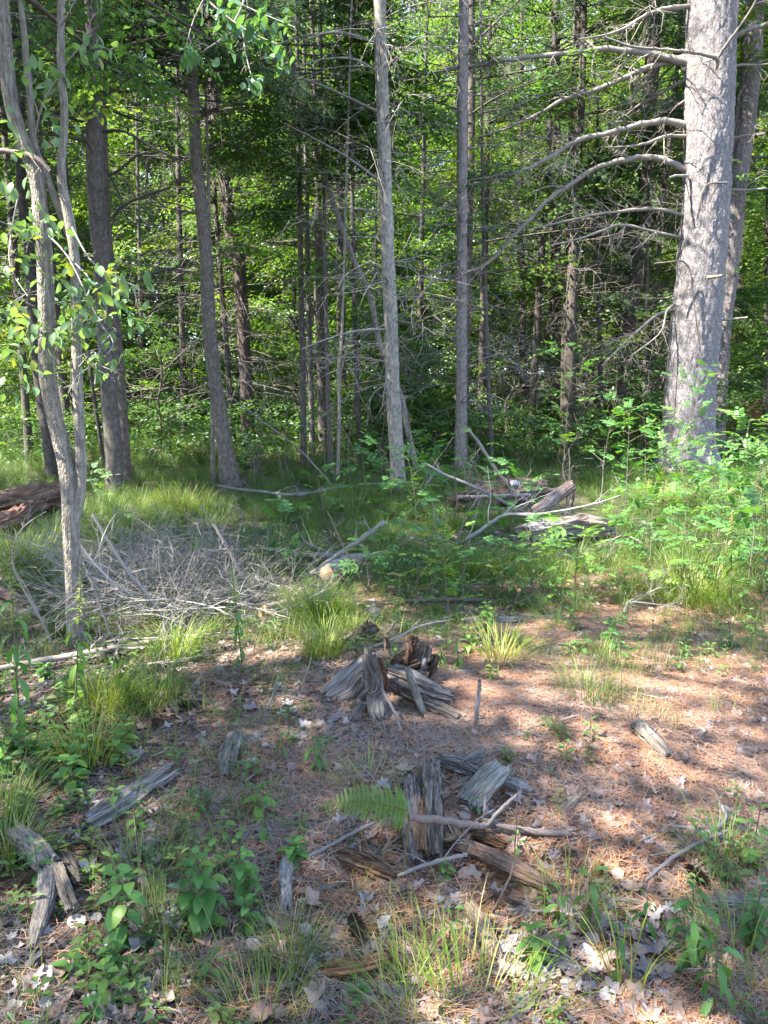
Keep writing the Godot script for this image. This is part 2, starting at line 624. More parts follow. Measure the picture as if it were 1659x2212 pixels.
# where the gaps of the canopy let the sun through to the ground (layout notes: u, w, half width, half height)
const GAPS := [[530, 1440, 160, 46], [1165, 1490, 145, 78], [1150, 1385, 130, 34], [1430, 1610, 200, 60], [1230, 1890, 330, 60], [1190, 2070, 330, 120], [940, 1790, 70, 60],
	[250, 1490, 140, 60], [140, 1590, 150, 50], [700, 1320, 120, 90], [110, 1830, 70, 60], [480, 1900, 110, 60], [1480, 1075, 170, 45], [1560, 1720, 120, 60], [300, 1080, 50, 25],
	[900, 2160, 260, 70], [1600, 1300, 120, 50], [1250, 1190, 80, 50], [60, 1990, 60, 50], [250, 2110, 90, 40], [560, 2110, 70, 40], [1420, 1480, 130, 40], [330, 1660, 70, 30], [330, 1090, 70, 20], [900, 1140, 60, 24], [1560, 1200, 110, 60], [1320, 1250, 80, 50], [1060, 1240, 70, 30], [820, 1600, 60, 26], [700, 1760, 70, 26], [400, 1760, 60, 26], [1330, 1760, 70, 30], [650, 1960, 60, 40], [380, 2150, 60, 40], [1100, 1660, 60, 24]]

func open_to_sun(p: Vector3, edge := 0.25) -> bool:
	var k := (p.y - 0.1) / sun_dir.y
	var g := p - sun_dir * k
	if g.z > -0.8 or g.z < -16.0:
		return false
	var q := proj(g)
	var wob := edge * nz.get_noise_2d(g.x * 6.0, g.z * 6.0)
	for e in GAPS:
		var a: float = (q.x - e[0]) / e[2]
		var b: float = (q.y - e[1]) / e[3]
		if a * a + b * b < 1.12 + wob * 3.5:
			return true
	return false

# where shafts of sun come down through the crowns: centre and radius in metres
var shafts := []
func make_shafts() -> void:
	for q in [[330, 260, 25.0, 3.6], [900, 120, 22.0, 2.4], [1130, 60, 21.0, 2.4], [1080, 250, 20.0, 2.0], [1330, 220, 20.0, 2.0], [780, 330, 19.0, 1.8], [1180, 500, 26.0, 2.4], [620, 900, 18.5, 1.8], [420, 960, 17.5, 1.6], [820, 900, 20.0, 1.6], [700, 150, 21.0, 2.4], [860, 250, 24.0, 2.4], [560, 420, 20.0, 1.8], [920, 520, 23.0, 2.0], [1300, 330, 25.0, 2.4], [250, 480, 22.0, 2.4], [690, 700, 21.0, 1.6], [1260, 60, 22.0, 2.2], [430, 60, 20.0, 2.2], [300, 1000, 16.0, 1.2], [1560, 620, 21.0, 2.0], [60, 700, 20.0, 2.0], [330, 900, 19.0, 2.2], [480, 200, 20.0, 1.6], [1100, 150, 25.0, 3.0], [600, 930, 17.0, 1.4], [1240, 960, 19.0, 2.2], [1340, 120, 27.0, 2.6], [180, 720, 21.0, 2.0], [1010, 330, 26.0, 2.6], [1100, 420, 22.0, 1.8],
			[520, 620, 22.0, 1.8], [60, 420, 22.0, 2.2], [980, 60, 26.0, 2.6], [1180, 640, 18.0, 1.2], [1640, 930, 17.0, 1.6], [1620, 300, 24.0, 2.2], [620, 320, 24.0, 2.0], [760, 560, 24.0, 1.6], [420, 700, 23.0, 2.0], [120, 180, 22.0, 2.0], [1430, 760, 23.0, 1.4]]:
		shafts.append([at(q[0], q[1], q[2]), q[3]])
	for q in [[1482, 960], [1490, 850], [1500, 730], [1515, 600], [1522, 480], [1529, 330], [1533, 170], [1538, 20]]:
		shafts.append([at(q[0], q[1], 13.4), 1.35])
	for q in [[155, 1250, 4.7, 0.35], [150, 1080, 4.7, 0.35], [120, 900, 4.7, 0.3], [860, 950, 12.6, 0.5], [848, 780, 12.6, 0.4], [835, 450, 12.6, 0.4], [1548, 900, 14.6, 0.5], [995, 900, 13.2, 0.35]]:
		shafts.append([at(q[0], q[1], q[2]), q[3]])

func in_shaft(p: Vector3) -> bool:
	for s in shafts:
		var v: Vector3 = p - s[0]
		var k := v.dot(sun_dir)
		if k > 1.0 and (v - sun_dir * k).length_squared() < s[1] * s[1]:
			return true
	return false

func bark_shape(m: MB, pts: PackedVector3Array, rad: PackedFloat32Array, sides: int, mode: String, c1: Color, c2: Color, sd: int, flare := 0.0) -> void:
	var i0 := m.v.size()
	var x0 := m.x.size()
	var k := pts.size()
	var a := Vector3.RIGHT
	var len := 0.0
	for i in k:
		var tan := (pts[mini(i + 1, k - 1)] - pts[maxi(i - 1, 0)]).normalized()
		a = (a - tan * a.dot(tan)).normalized()
		var b := tan.cross(a)
		if i > 0:
			len += pts[i].distance_to(pts[i - 1])
		var hgt := pts[i].y - pts[0].y
		for j in sides + 1:
			var th := TAU * (j % sides) / sides
			var cx := cos(th)
			var sy := sin(th)
			var r := rad[i]
			var arc := r * 1.0
			var disp := 0.0
			var shade := 0.5 + 0.5 * nf.get_noise_3d(cx * 3.0 + sd * 9.0, sy * 3.0, len * 2.0)
			if mode == "pine":
				var wob := 0.12 * nf.get_noise_3d(cx * 2.0, sy * 2.0, len * 3.0)
				var pv := plate.get_noise_3d((cx * arc + wob * 0.25) * 1.0, (sy * arc + wob * 0.25) * 1.0, len * 0.36 + sd)
				var ridge := clampf((pv + 0.93) * 2.6, 0, 1)
				disp = (ridge - 0.6) * 0.016 + 0.02 * nf.get_noise_3d(cx * 1.3, sy * 1.3, len * 1.1 + sd) + 0.006 * nf.get_noise_3d(cx * 20.0, sy * 20.0, len * 14.0)
				shade = clampf(shade + 0.25 * plate.get_noise_3d(cx * 8.0, sy * 8.0, len * 9.0), 0, 1)
			elif mode == "flaky":
				var pv := plate.get_noise_3d(cx * arc * 2.4, sy * arc * 2.4, len * 0.9 + sd)
				disp = clampf((pv + 0.9) * 2.0, 0, 1) * 0.003 + 0.005 * nf.get_noise_3d(cx * 2.0, sy * 2.0, len * 3.0 + sd)
			else:
				disp = r * 0.10 * nf.get_noise_3d(cx * 1.5 + sd, sy * 1.5, len * 1.5) + 0.0035 * nf.get_noise_3d(cx * 9.0, sy * 9.0, len * 25.0)
				var whorl := fposmod(len + sd * 0.13, 0.62)
				if whorl < 0.06:
					disp += r * 0.06
					shade = maxf(shade - 0.2, 0)
			var fl := flare * 1.5 * exp(-hgt / 0.28) * (1.0 + 0.5 * sin(th * 5.0 + sd) * nf.get_noise_2d(th * 3.0, sd) * 2.0)
			r = r * (1.0 + fl) + disp
			m.vert(pts[i] + (a * cx + b * sy) * r, Vector3.UP, c1.lerp(c2, shade), Vector2(roundf(maxf(1.0, rad[0] * TAU / 0.4)) * j / sides, len / 0.4))
	for i in k - 1:
		for j in sides:
			var q := i0 + i * (sides + 1) + j
			var w := q + sides + 1
			m.x.append_array(PackedInt32Array([q, w, w + 1, q, w + 1, q + 1]))
	m.smooth(i0, x0)

# a trunk traced by layout notes [u, w, width] at one depth, carried on above the frame to its top
func trunk_line(notes: Array, depth: float, top_y: float, step: float, sink := 0.15) -> Array:
	var p := []
	var r := []
	for q in notes:
		p.append(at(q[0], q[1], depth))
		r.append(q[2] / F * depth * 0.5)
	if p[0].y > p[p.size() - 1].y:
		p.reverse(); r.reverse()
	var b: Vector3 = p[0]
	p.push_front(Vector3(b.x, gh(b.x, b.z) - sink, b.z))
	r.push_front(r[0])
	var e: Vector3 = p[p.size() - 1]
	if top_y > e.y:
		var d: Vector3 = (e - p[p.size() - 3]).normalized()
		d = (d + Vector3.UP * 0.6).normalized()
		p.append(e + d * (top_y - e.y) * 0.5)
		r.append(r[r.size() - 1] * 0.7)
		p.append(e + d * (top_y - e.y))
		r.append(0.02)
	var total := 0.0
	for i in p.size() - 1:
		total += p[i].distance_to(p[i + 1])
	var k := clampi(int(total / step), 12, 420)
	# even spacing along the line
	var dense := spline(p, k * 4)
	var dr := ramp(r, k * 4)
	var out := PackedVector3Array([dense[0]])
	var outr := PackedFloat32Array([dr[0]])
	var acc := 0.0
	for i in range(1, dense.size()):
		acc += dense[i].distance_to(dense[i - 1])
		var fine: float = step if dense[i].y < 9.0 else step * 5.0
		if acc >= fine:
			acc = 0.0
			out.append(dense[i]); outr.append(dr[i])
	return [out, outr]

func twig_into(m: MB, o: Vector3, d: Vector3, l: float, r: float, col: Color, sub: int, droop := 0.0, level := 0) -> void:
	var p := PackedVector3Array([o])
	var q := o
	var dd := d.normalized()
	var k := 6 if level == 0 else 4
	for i in k - 1:
		dd = (dd + rdir() * 0.16 - Vector3.UP * droop / k).normalized()
		q += dd * l / (k - 1)
		p.append(q)
	m.tube(p, taper(r, r * 0.25, k), 4 if level == 0 else 3, tint(col, 0.15), 1, 2.0)
	for i in sub:
		var f := rr(0.25, 0.98) * (k - 1)
		var j := mini(int(f), k - 2)
		var b := p[j].lerp(p[j + 1], f - j)
		var side := rdir()
		side = (side - dd * side.dot(dd)).normalized()
		twig_into(m, b, (dd * rr(0.4, 0.9) + side * rr(0.5, 1.0)).normalized(), l * rr(0.2, 0.55), maxf(r * 0.5, 0.0022), col, int(sub * 0.45) if level < 1 else 0, droop * 0.6, level + 1)

# a bare limb traced by layout notes [u, w, width], swinging dz metres towards the camera at its end
func limb(t: Node3D, notes: Array, depth: float, dz: float, col: Color, twigs: int, tl := 0.8, sd := 1, uprise := 0.3) -> void:
	R.seed = 900 + sd
	var p := []
	var r := []
	for i in notes.size():
		var f := float(i) / (notes.size() - 1)
		var d := depth - dz * f
		p.append(at(notes[i][0], notes[i][1], d) - t.position)
		r.append(notes[i][2] / F * d * 0.42)
	var k := notes.size() * 5
	var m := MB.new()
	var pts := spline(p, k)
	for i in range(1, k - 1):
		pts[i] += rdir() * r[0] * 0.18
	var rad := ramp(r, k)
	for i in k:
		rad[i] *= 1.0 + 0.3 * nf.get_noise_2d(i * 0.55, sd * 1.7)
	m.tube(pts, rad, 8, col, 1, 2.0)
	for i in twigs:
		var f := rr(0.2, 1.0) * (k - 2)
		var j := int(f)
		var tan := (pts[j + 1] - pts[j]).normalized()
		var side := (rdir() + Vector3.UP * uprise * rr(-1, 1.2))
		side = (side - tan * side.dot(tan)).normalized()
		twig_into(m, pts[j], tan * rr(0.3, 1.0) + side, tl * rr(0.35, 1.1), maxf(rad[j] * 0.35, 0.0035), col, 4, 0.3)
	part(t, "branch", m.mesh(), M.twig)

func dead_whorls(t: Node3D, line: Array, y0: float, y1: float, step: float, l0: float, col: Color, sd: int, droop := 0.5, per := 3) -> void:
	R.seed = sd
	var m := MB.new()
	var pts: PackedVector3Array = line[0]
	for i in pts.size():
		pass
	var y := y0
	while y < y1:
		var j := 0
		while j < pts.size() - 1 and pts[j].y < y:
			j += 1
		for k in per:
			var a := rr(0, TAU)
			var d := Vector3(cos(a), rr(-0.15, 0.45), sin(a))
			twig_into(m, pts[j] - t.position, d, l0 * rr(0.35, 1.15), rr(0.007, 0.014), col, 6, droop)
		y += step * rr(0.7, 1.3)
	part(t, "dead_twigs", m.mesh(), M.twig, Transform3D(), "stuff")

# foliage: boughs that leave the stem between y0 and y1 and carry sprays along their outer part
func crown(t: Node3D, line: Array, y0: float, y1: float, reach: float, boughs: int, sprays: int, kind: String, col: Color, sd: int, size := 1.2, holes := false, rise := 0.25, lean := Vector3.ZERO) -> void:
	R.seed = sd
	var pts: PackedVector3Array = line[0]
	var wood := MB.new()
	var meshes: Array = S.pine if kind == "pine" else S.broad
	var bag := Bag.new(meshes.size())
	for i in boughs:
		var f := (i + rr(0, 1)) / boughs
		var y := lerpf(y0, y1, f)
		var j := 0
		while j < pts.size() - 1 and pts[j].y < y:
			j += 1
		var l := reach * (0.45 + 0.55 * sin(PI * clampf(f * 0.75 + 0.22, 0, 1))) * rr(0.7, 1.15)
		var a := rr(0, TAU)
		var d := (Vector3(cos(a), rise * rr(0.2, 1.4), sin(a)) + lean).normalized()
		var p := PackedVector3Array()
		var o := pts[j] - t.position
		var q := o
		for s in 6:
			p.append(q)
			d = (d + rdir() * 0.1 - Vector3.UP * (0.05 if kind == "pine" else 0.03)).normalized()
			q += d * l / 5.0
		wood.tube(p, taper(0.012 + l * 0.006, 0.004, 6), 4, Color(0.09, 0.075, 0.065), 1, 2)
		for s in sprays:
			var g := pow(rr(0.06, 1.0), 0.7) * 5.0
			var b := mini(int(g), 4)
			var tan := (p[b + 1] - p[b]).normalized()
			var side := tan.cross(Vector3.UP).normalized() * (1.0 if s % 2 == 0 else -1.0)
			var spread := rr(0.0, 0.5) * l * 0.35 * (1.25 - g / 6.0)
			var at_p := p[b].lerp(p[b + 1], g - b) + side * spread + Vector3.UP * rr(-0.12, 0.1) * (1.0 + l * 0.2) + tan * spread * 0.5
			var wp := at_p + t.position
			var pr := proj(wp)
			if (pr.x < -500 or pr.x > 2160 or pr.y < -700) and R.randf() < (0.35 if holes and kind == "broad" else 0.72):
				continue
			if holes and (open_to_sun(wp) or open_to_sun(wp + tan * 0.5 * size) or open_to_sun(wp + side * 0.35 * size)):
				continue
			if in_shaft(wp) and R.randf() < 0.9:
				continue
			if pr.y > -250 and pr.y < 2300 and pr.x > -100 and pr.x < 1760 and wp.z < -8.0 and R.randf() < thin_out(pr, -wp.z):
				continue
			var fwd := (tan * 0.7 + side * rr(0.2, 1.0) + rdir() * 0.35 - Vector3.UP * rr(0.0, 0.35)).normalized()
			var up := (Vector3.UP + rdir() * 0.35).normalized()
			var cc := col
			var patch := nz.get_noise_3d(wp.x * 1.3, wp.y * 1.3, wp.z * 1.3)
			cc = cc.lerp(Color(cc.r * 1.9, cc.g * 1.45, cc.b), clampf(patch * 1.2 + rr(-0.1, 0.25), 0, 1))
			bag.add(R.randi() % meshes.size(), frame(at_p, fwd, up, size * rr(0.75, 1.25)), tint(cc, 0.2))
	part(t, "boughs", wood.mesh(), M.bark_far, Transform3D(), "stuff")
	pour(t, "crown", meshes, M.needle if kind == "pine" else M.leaf, bag)

# windows through the nearer leaves where the photograph looks deep into the wood
func thin_out(q: Vector2, d: float) -> float:
	var k := 0.0
	for e in [[330, 260, 130, 170, 0.85], [130, 850, 130, 120, 0.3], [330, 900, 130, 110, 0.75], [960, 60, 90, 120, 0.8], [1130, 420, 130, 160, 0.4], [1250, 800, 220, 160, 0.5], [480, 200, 60, 60, 0.5]]:
		var a: float = (q.x - e[0]) / e[2]
		var b: float = (q.y - e[1]) / e[3]
		if a * a + b * b < 1.0:
			k = maxf(k, e[4])
	return k if d < 30.0 else 0.0

func straight(base: Vector3, h: float, r: float, lean: Vector2, sd: int) -> Array:
	R.seed = sd
	var p := []
	for i in 6:
		var f := i / 5.0
		p.append(base + Vector3(lean.x * f * h + rr(-0.1, 0.1) * f, -0.15 + h * f, lean.y * f * h + rr(-0.1, 0.1) * f))
	var k := 28
	return [spline(p, k), taper(r, 0.02, k)]

func wood_tree(called: String, label: String, category: String, group: String, base: Vector3, h: float, r: float, lean: Vector2, c: Dictionary, sd: int) -> void:
	var t := thing(called, label, category, base, group)
	var line := straight(base, h, r, lean, sd)
	var m := MB.new()
	var pts := PackedVector3Array()
	for q in line[0]:
		pts.append(q - base)
	bark_shape(m, pts, line[1], 10, "smooth", c.get("bark", Color(0.065, 0.057, 0.05)), Color(0.11, 0.098, 0.088), sd, 0.35)
	part(t, "trunk", m.mesh(), M.bark_far)
	if c.get("dead", 0.0) > 0.0:
		dead_whorls(t, line, 1.2, c.dead_to, 0.4, c.dead, Color(0.16, 0.14, 0.125), sd + 5, 0.5, 3)
	if c.get("boughs", 0) > 0:
		crown(t, line, c.y0, h * c.get("to", 0.97), c.reach, c.boughs, c.sprays, c.get("kind", "broad"), c.col, sd + 9, c.get("size", 1.2), c.get("holes", false), c.get("rise", 0.25), c.get("lean", Vector3.ZERO))

func traced(called: String, label: String, category: String, notes: Array, top_y: float, mode: String, c1: Color, c2: Color, sd: int, flare := 0.3, back := 0.0, sides := 20, step := 0.05, group := "") -> Array:
	# the last note stands on the ground
	var foot := px(notes[notes.size() - 1][0], notes[notes.size() - 1][1])
	var depth := -foot.z + back
	var line := trunk_line(notes, depth, top_y, step)
	foot = line[0][0]
	foot.y = gh(foot.x, foot.z)
	var t := thing(called, label, category, foot, group)
	var pts := PackedVector3Array()
	for q in line[0]:
		pts.append(q - foot)
	var m := MB.new()
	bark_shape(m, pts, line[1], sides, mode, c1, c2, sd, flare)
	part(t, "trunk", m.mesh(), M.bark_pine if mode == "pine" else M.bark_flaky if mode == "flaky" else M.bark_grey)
	return [t, line, depth]

func stem_part(t: Node3D, notes: Array, depth: float, col: Color, col2: Color, sd: int, called := "stem", mode := "flaky") -> void:
	var p := []
	var r := []
	for q in notes:
		p.append(at(q[0], q[1], depth) - t.position)
		r.append(q[2] / F * depth * 0.5)
	p.reverse(); r.reverse()
	var m := MB.new()
	bark_shape(m, spline(p, 60), ramp(r, 60), 12, mode, col, col2, sd)
	part(t, called, m.mesh(), M.bark_flaky)

# ---------------------------------------------------------------- the place
func _ready() -> void:
	cam_basis = Basis(Vector3.RIGHT, deg_to_rad(-PITCH))
	var cam := Camera3D.new()
	cam.name = "camera"
	cam.fov = 67.3
	cam.near = 0.05
	cam.far = 1500.0
	cam.transform = Transform3D(cam_basis, EYE)
	add_child(cam)
	cam.current = true
	var env := Environment.new()
	env.background_mode = Environment.BG_SKY
	var sm := ProceduralSkyMaterial.new()
	sm.sky_top_color = Color(0.58, 0.7, 0.88)
	sm.sky_horizon_color = Color(0.92, 0.95, 0.98)
	sm.sky_curve = 0.16
	sm.sky_energy_multiplier = 0.82
	sm.ground_bottom_color = Color(0.3, 0.3, 0.27)
	sm.ground_horizon_color = Color(0.6, 0.64, 0.66)
	sm.sun_angle_max = 1.0
	var sky := Sky.new()
	sky.sky_material = sm
	env.sky = sky
	env.tonemap_mode = Environment.TONE_MAPPER_LINEAR
	env.tonemap_exposure = 9.2
	env.sdfgi_enabled = true
	env.ssao_enabled = true
	env.ssil_enabled = true
	var we := WorldEnvironment.new()
	we.name = "world"
	we.environment = env
	add_child(we)
	sun_dir = Vector3(-0.58, 0.79, 0.2).normalized()
	var sun := DirectionalLight3D.new()
	sun.name = "sun"
	sun.light_color = Color(1.0, 0.965, 0.91)
	sun.light_energy = 1.6
	sun.light_angular_distance = 0.5
	sun.shadow_enabled = true
	sun.basis = Basis.looking_at(-sun_dir, Vector3.UP)
	add_child(sun)

	nz.seed = 4
	nz.noise_type = FastNoiseLite.TYPE_SIMPLEX_SMOOTH
	nz.frequency = 0.35
	nz.fractal_octaves = 3
	nf.seed = 8
	nf.noise_type = FastNoiseLite.TYPE_SIMPLEX_SMOOTH
	nf.frequency = 1.0
	nf.fractal_octaves = 2
	plate.seed = 6
	plate.noise_type = FastNoiseLite.TYPE_CELLULAR
	plate.frequency = 9.0
	plate.cellular_return_type = FastNoiseLite.RETURN_DISTANCE2_SUB
	plate.fractal_type = FastNoiseLite.FRACTAL_NONE

	make_shafts()
	make_materials()
	make_shapes()
	build_ground()
	build_front_trees()
	build_wood()
	build_shade_trees()
	build_logs()
	build_stumps()
	build_brush()
	build_saplings()
	build_tussocks()
	build_forbs()
	build_small_things()
	build_ground_cover()

const GREY1 := Color(0.30, 0.275, 0.27)
const GREY2 := Color(0.21, 0.19, 0.185)

func build_ground() -> void:
	var zs := PackedFloat32Array()
	var z := 30.0
	while z > 0.5:
		zs.append(z); z -= 1.6
	while z > -8.0:
		zs.append(z); z -= 0.06
	while z > -40.0:
		zs.append(z); z -= 0.25 + (-z - 8.0) * 0.02
	while z > -1000.0:
		zs.append(z); z *= 1.2
	zs.append(-1200.0)
	var nx := 150
	var m := MB.new()
	for q in zs:
		for i in nx + 1:
			var a := 2.0 * i / nx - 1.0
			var x := a * (5.0 + absf(q) * 0.75 + a * a * absf(q) * 0.6)
			var p := gp(x, q)
			m.vert(p, gn(x, q), ground_color(x, q), Vector2(x, q))
	var w := nx + 1
	for i in zs.size() - 1:
		for j in nx:
			var k := i * w + j
			# rows run towards -z: front face upwards
			m.x.append_array(PackedInt32Array([k, k + w, k + w + 1, k, k + w + 1, k + 1]))
	var o := part(self, "ground", m.mesh(), M.soil)
	o.set_meta("kind", "structure")
	o.set_meta("label", "brown forest-edge ground of bare soil, pine needles and leaf litter")

func needle_share(x: float, z: float) -> float:
	# orange pine duff lies on the mound and to the right of it, thin on the left
	var k := clampf(0.4 + 0.4 * x + 0.8 * nz.get_noise_2d(x * 1.7 + 9.0, z * 1.7), 0, 1)
	if z < -5.2:
		k *= clampf(1.0 - (-z - 5.2) * 0.5 + 0.15 * x, 0, 1)
	return k

func green_share(x: float, z: float) -> float:
	var edge := -4.9 - 0.5 * nz.get_noise_2d(x * 1.5, 3.0) + (0.35 if x < -0.9 else 0.0) + clampf(x - 0.5, 0, 3) * 0.3
	return clampf((edge - z) * 1.1, 0, 1)

func ground_color(x: float, z: float) -> Color:
	var soil := Color(0.085, 0.066, 0.056)
	var duff := Color(0.115, 0.069, 0.048)
	var mossy := Color(0.06, 0.062, 0.03)
	var c := soil.lerp(duff, needle_share(x, z) * 0.8)
	c = c.lerp(Color(0.055, 0.042, 0.034), clampf(nz.get_noise_2d(x * 2.6 + 80.0, z * 2.6) * 1.6, 0, 0.8))
	return c.lerp(mossy, green_share(x, z) * 0.8)

func build_front_trees() -> void:
	# near grey-barked tree on the left, one flaking trunk with two smoother stems
	var a := traced("flaky_bark_tree", "near leaning grey tree with flaking bark and forked side stems at left", "tree",
		[[2, 0, 27.2], [12, 110, 27.2], [25, 225, 27.2], [52, 310, 28.0], [80, 390, 28.8], [91, 500, 29.6], [97, 553, 30.4], [101, 700, 32.0], [102, 800, 32.8], [118, 900, 33.6], [143, 1000, 34.4], [152, 1080, 35.2], [153, 1131, 35.2], [160, 1256, 33.6], [165, 1385, 35.2]],
		8.0, "flaky", Color(0.37, 0.355, 0.33), Color(0.17, 0.16, 0.145), 11, 0.2, 0.0, 40, 0.018)
	var t: Node3D = a[0]
	var d: float = a[2]
	stem_part(t, [[131, -60, 12], [132, 150, 14], [140, 250, 15], [133, 380, 17], [150, 475, 20], [160, 553, 20], [165, 678, 20], [167, 803, 21], [173, 953, 22], [174, 1053, 22], [160, 1130, 24]], d, Color(0.38, 0.37, 0.34), Color(0.25, 0.24, 0.22), 21)
	stem_part(t, [[38, -40, 10], [60, 150, 12], [72, 300, 13], [100, 380, 14], [135, 470, 15], [156, 520, 15]], d + 0.02, Color(0.38, 0.37, 0.34), Color(0.25, 0.24, 0.22), 22)
	limb(t, [[-40, 325, 13], [40, 330, 13], [85, 345, 11], [110, 372, 8]], d, 0.1, Color(0.22, 0.17, 0.15), 2, 0.3, 31)
	for q in [[[150, 560, 5], [195, 605, 4], [190, 660, 4], [243, 735, 3], [232, 765, 2]], [[95, 500, 5], [150, 560, 4], [215, 690, 3], [235, 640, 2]], [[110, 740, 5], [60, 690, 4], [0, 640, 3]], [[90, 520, 5], [40, 495, 4], [-20, 470, 3]],
			[[75, 300, 5], [95, 220, 4], [150, 130, 3], [200, 75, 2]], [[150, 480, 5], [195, 560, 4], [250, 600, 3], [300, 620, 2]], [[165, 800, 4], [205, 760, 3], [205, 830, 2]], [[130, 60, 4], [165, 0, 4], [200, -60, 3]], [[40, 420, 4], [20, 560, 3], [60, 640, 2]]]:
		limb(t, q, d, 0.35, Color(0.36, 0.35, 0.32), 3, 0.22, 40 + q[0][0])
	R.seed = 77
	# its leaves, singly, on the twigs that hang in front of the trunk
	for q in [[60, 490, 60, 26, 16], [190, 655, 95, 70, 34], [120, 710, 90, 40, 18], [30, 700, 45, 60, 16], [60, 560, 60, 40, 8], [200, 100, 45, 40, 7], [90, 150, 50, 60, 7], [250, 610, 60, 40, 12], [215, 770, 40, 50, 8], [60, 800, 60, 60, 8], [290, 690, 40, 30, 6], [30, 330, 40, 90, 8], [110, 270, 30, 40, 4]]:
		for i in int(q[4] * 2.8):
			var p := at(q[0] + R.randfn() * q[2] * 0.55, q[1] + R.randfn() * q[3] * 0.55, d - rr(-0.1, 0.5))
			var f := (rdir() + Vector3(0, -0.5, 0)).normalized()
			var yellow := R.randf() < 0.12
			tinted_leaf(t, "cherry", p - t.position, f, (Vector3.UP + rdir() * 0.6).normalized(), rr(0.05, 0.088), 1 if yellow else 2)
	crown(t, a[1], 3.6, 7.6, 2.2, 16, 26, "broad", Color(0.06, 0.125, 0.045), 35, 0.7, true)

	var g1 := Color(0.235, 0.22, 0.21)
	var g2 := Color(0.15, 0.138, 0.132)
	var pc := Color(0.06, 0.11, 0.055)
	a = traced("pole_tree", "straight slim grey-barked trunk just left of centre, with a thin leaning trunk behind its foot", "tree",
		[[820, 0, 25], [826, 200, 26], [832, 400, 27], [838, 560, 28], [845, 700, 29], [848, 830, 30], [855, 950, 31], [862, 1058, 32]], 14.0, "smooth", Color(0.29, 0.285, 0.26), Color(0.18, 0.175, 0.16), 13, 0.25)
	dead_whorls(a[0], a[1], 1.6, 8.0, 0.34, 1.6, Color(0.3, 0.275, 0.25), 51, 0.45, 4)
	limb(a[0], [[815, 95, 7], [740, 72, 6], [660, 78, 5], [590, 100, 3]], a[2], 0.6, Color(0.27, 0.25, 0.22), 6, 0.7, 3)
	limb(a[0], [[825, 165, 7], [770, 130, 6], [700, 128, 4], [640, 145, 3]], a[2], 0.5, Color(0.27, 0.25, 0.22), 6, 0.7, 4)
	limb(a[0], [[830, 250, 8], [740, 205, 6], [640, 165, 5], [560, 145, 3]], a[2], 0.3, Color(0.22, 0.2, 0.18), 6, 0.8, 5)
	limb(a[0], [[832, 400, 8], [750, 340, 6], [680, 300, 4], [620, 270, 3]], a[2], 0.5, Color(0.25, 0.22, 0.2), 8, 0.8, 6)
	limb(a[0], [[845, 712, 8], [770, 715, 6], [700, 735, 4], [650, 755, 3]], a[2], 0.6, Color(0.3, 0.28, 0.25), 8, 0.8, 7)
	crown(a[0], a[1], 7.4, 13.5, 2.2, 24, 20, "pine", pc, 61, 1.1, true)
	a = traced("pole_tree", "very straight purplish grey trunk right of centre, standing alone", "tree",
		[[1002, 0, 20], [999, 250, 21], [998, 500, 22], [997, 603, 22], [997, 803, 23], [994, 1003, 25], [993, 1022, 26]], 14.0, "smooth", Color(0.25, 0.228, 0.23), g2, 17, 0.2)
	dead_whorls(a[0], a[1], 1.2, 8.0, 0.27, 1.9, Color(0.27, 0.25, 0.23), 52, 0.5, 4)
	limb(a[0], [[1000, 140, 7], [960, 150, 6], [900, 165, 4], [850, 175, 3]], a[2], 0.4, Color(0.2, 0.18, 0.16), 8, 0.8, 8)
	limb(a[0], [[998, 560, 6], [930, 590, 5], [880, 640, 3], [850, 680, 2]], a[2], 0.5, Color(0.2, 0.18, 0.16), 9, 0.9, 9)
	crown(a[0], a[1], 7.6, 13.5, 2.2, 24, 20, "pine", pc, 62, 1.1, true)
	a = traced("leaning_tree", "thin trunk leaning left from behind the centre grey trunk", "tree",
		[[590, 0, 9], [610, 60, 10], [650, 200, 10], [700, 380, 11], [760, 550, 12], [800, 643, 12], [820, 743, 12], [847, 800, 12], [870, 873, 12], [884, 943, 13], [902, 1022, 13]], 9.5, "smooth", Color(0.22, 0.21, 0.195), g2, 19, 0.1, 0.0, 14, 0.06)
	dead_whorls(a[0], a[1], 2.0, 7.5, 0.5, 1.0, Color(0.19, 0.17, 0.15), 53)
	crown(a[0], a[1], 5.2, 9.3, 1.8, 14, 22, "broad", Color(0.05, 0.11, 0.03), 63, 1.0, true)
	a = traced("pole_tree", "grey-brown trunk left of centre leaning slightly left, thin stem beside its foot", "tree",
		[[400, 40, 21], [415, 125, 22], [418, 225, 23], [425, 350, 24], [440, 500, 26], [445, 553, 26], [452, 703, 28], [466, 833, 30], [480, 928, 33], [497, 1048, 36]], 15.0, "smooth", Color(0.155, 0.142, 0.13), Color(0.095, 0.087, 0.08), 23, 0.3)
	dead_whorls(a[0], a[1], 2.0, 8.5, 0.5, 1.6, Color(0.14, 0.12, 0.105), 54)
	crown(a[0], a[1], 5.0, 14.5, 3.0, 44, 28, "pine", pc, 64, 1.15, true)
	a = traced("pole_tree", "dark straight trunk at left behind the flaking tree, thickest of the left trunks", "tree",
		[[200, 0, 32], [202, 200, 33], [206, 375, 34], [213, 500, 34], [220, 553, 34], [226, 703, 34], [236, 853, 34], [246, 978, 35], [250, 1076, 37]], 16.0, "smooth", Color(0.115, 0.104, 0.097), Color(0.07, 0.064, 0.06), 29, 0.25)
	dead_whorls(a[0], a[1], 2.2, 8.5, 0.5, 1.9, Color(0.10, 0.085, 0.075), 55)
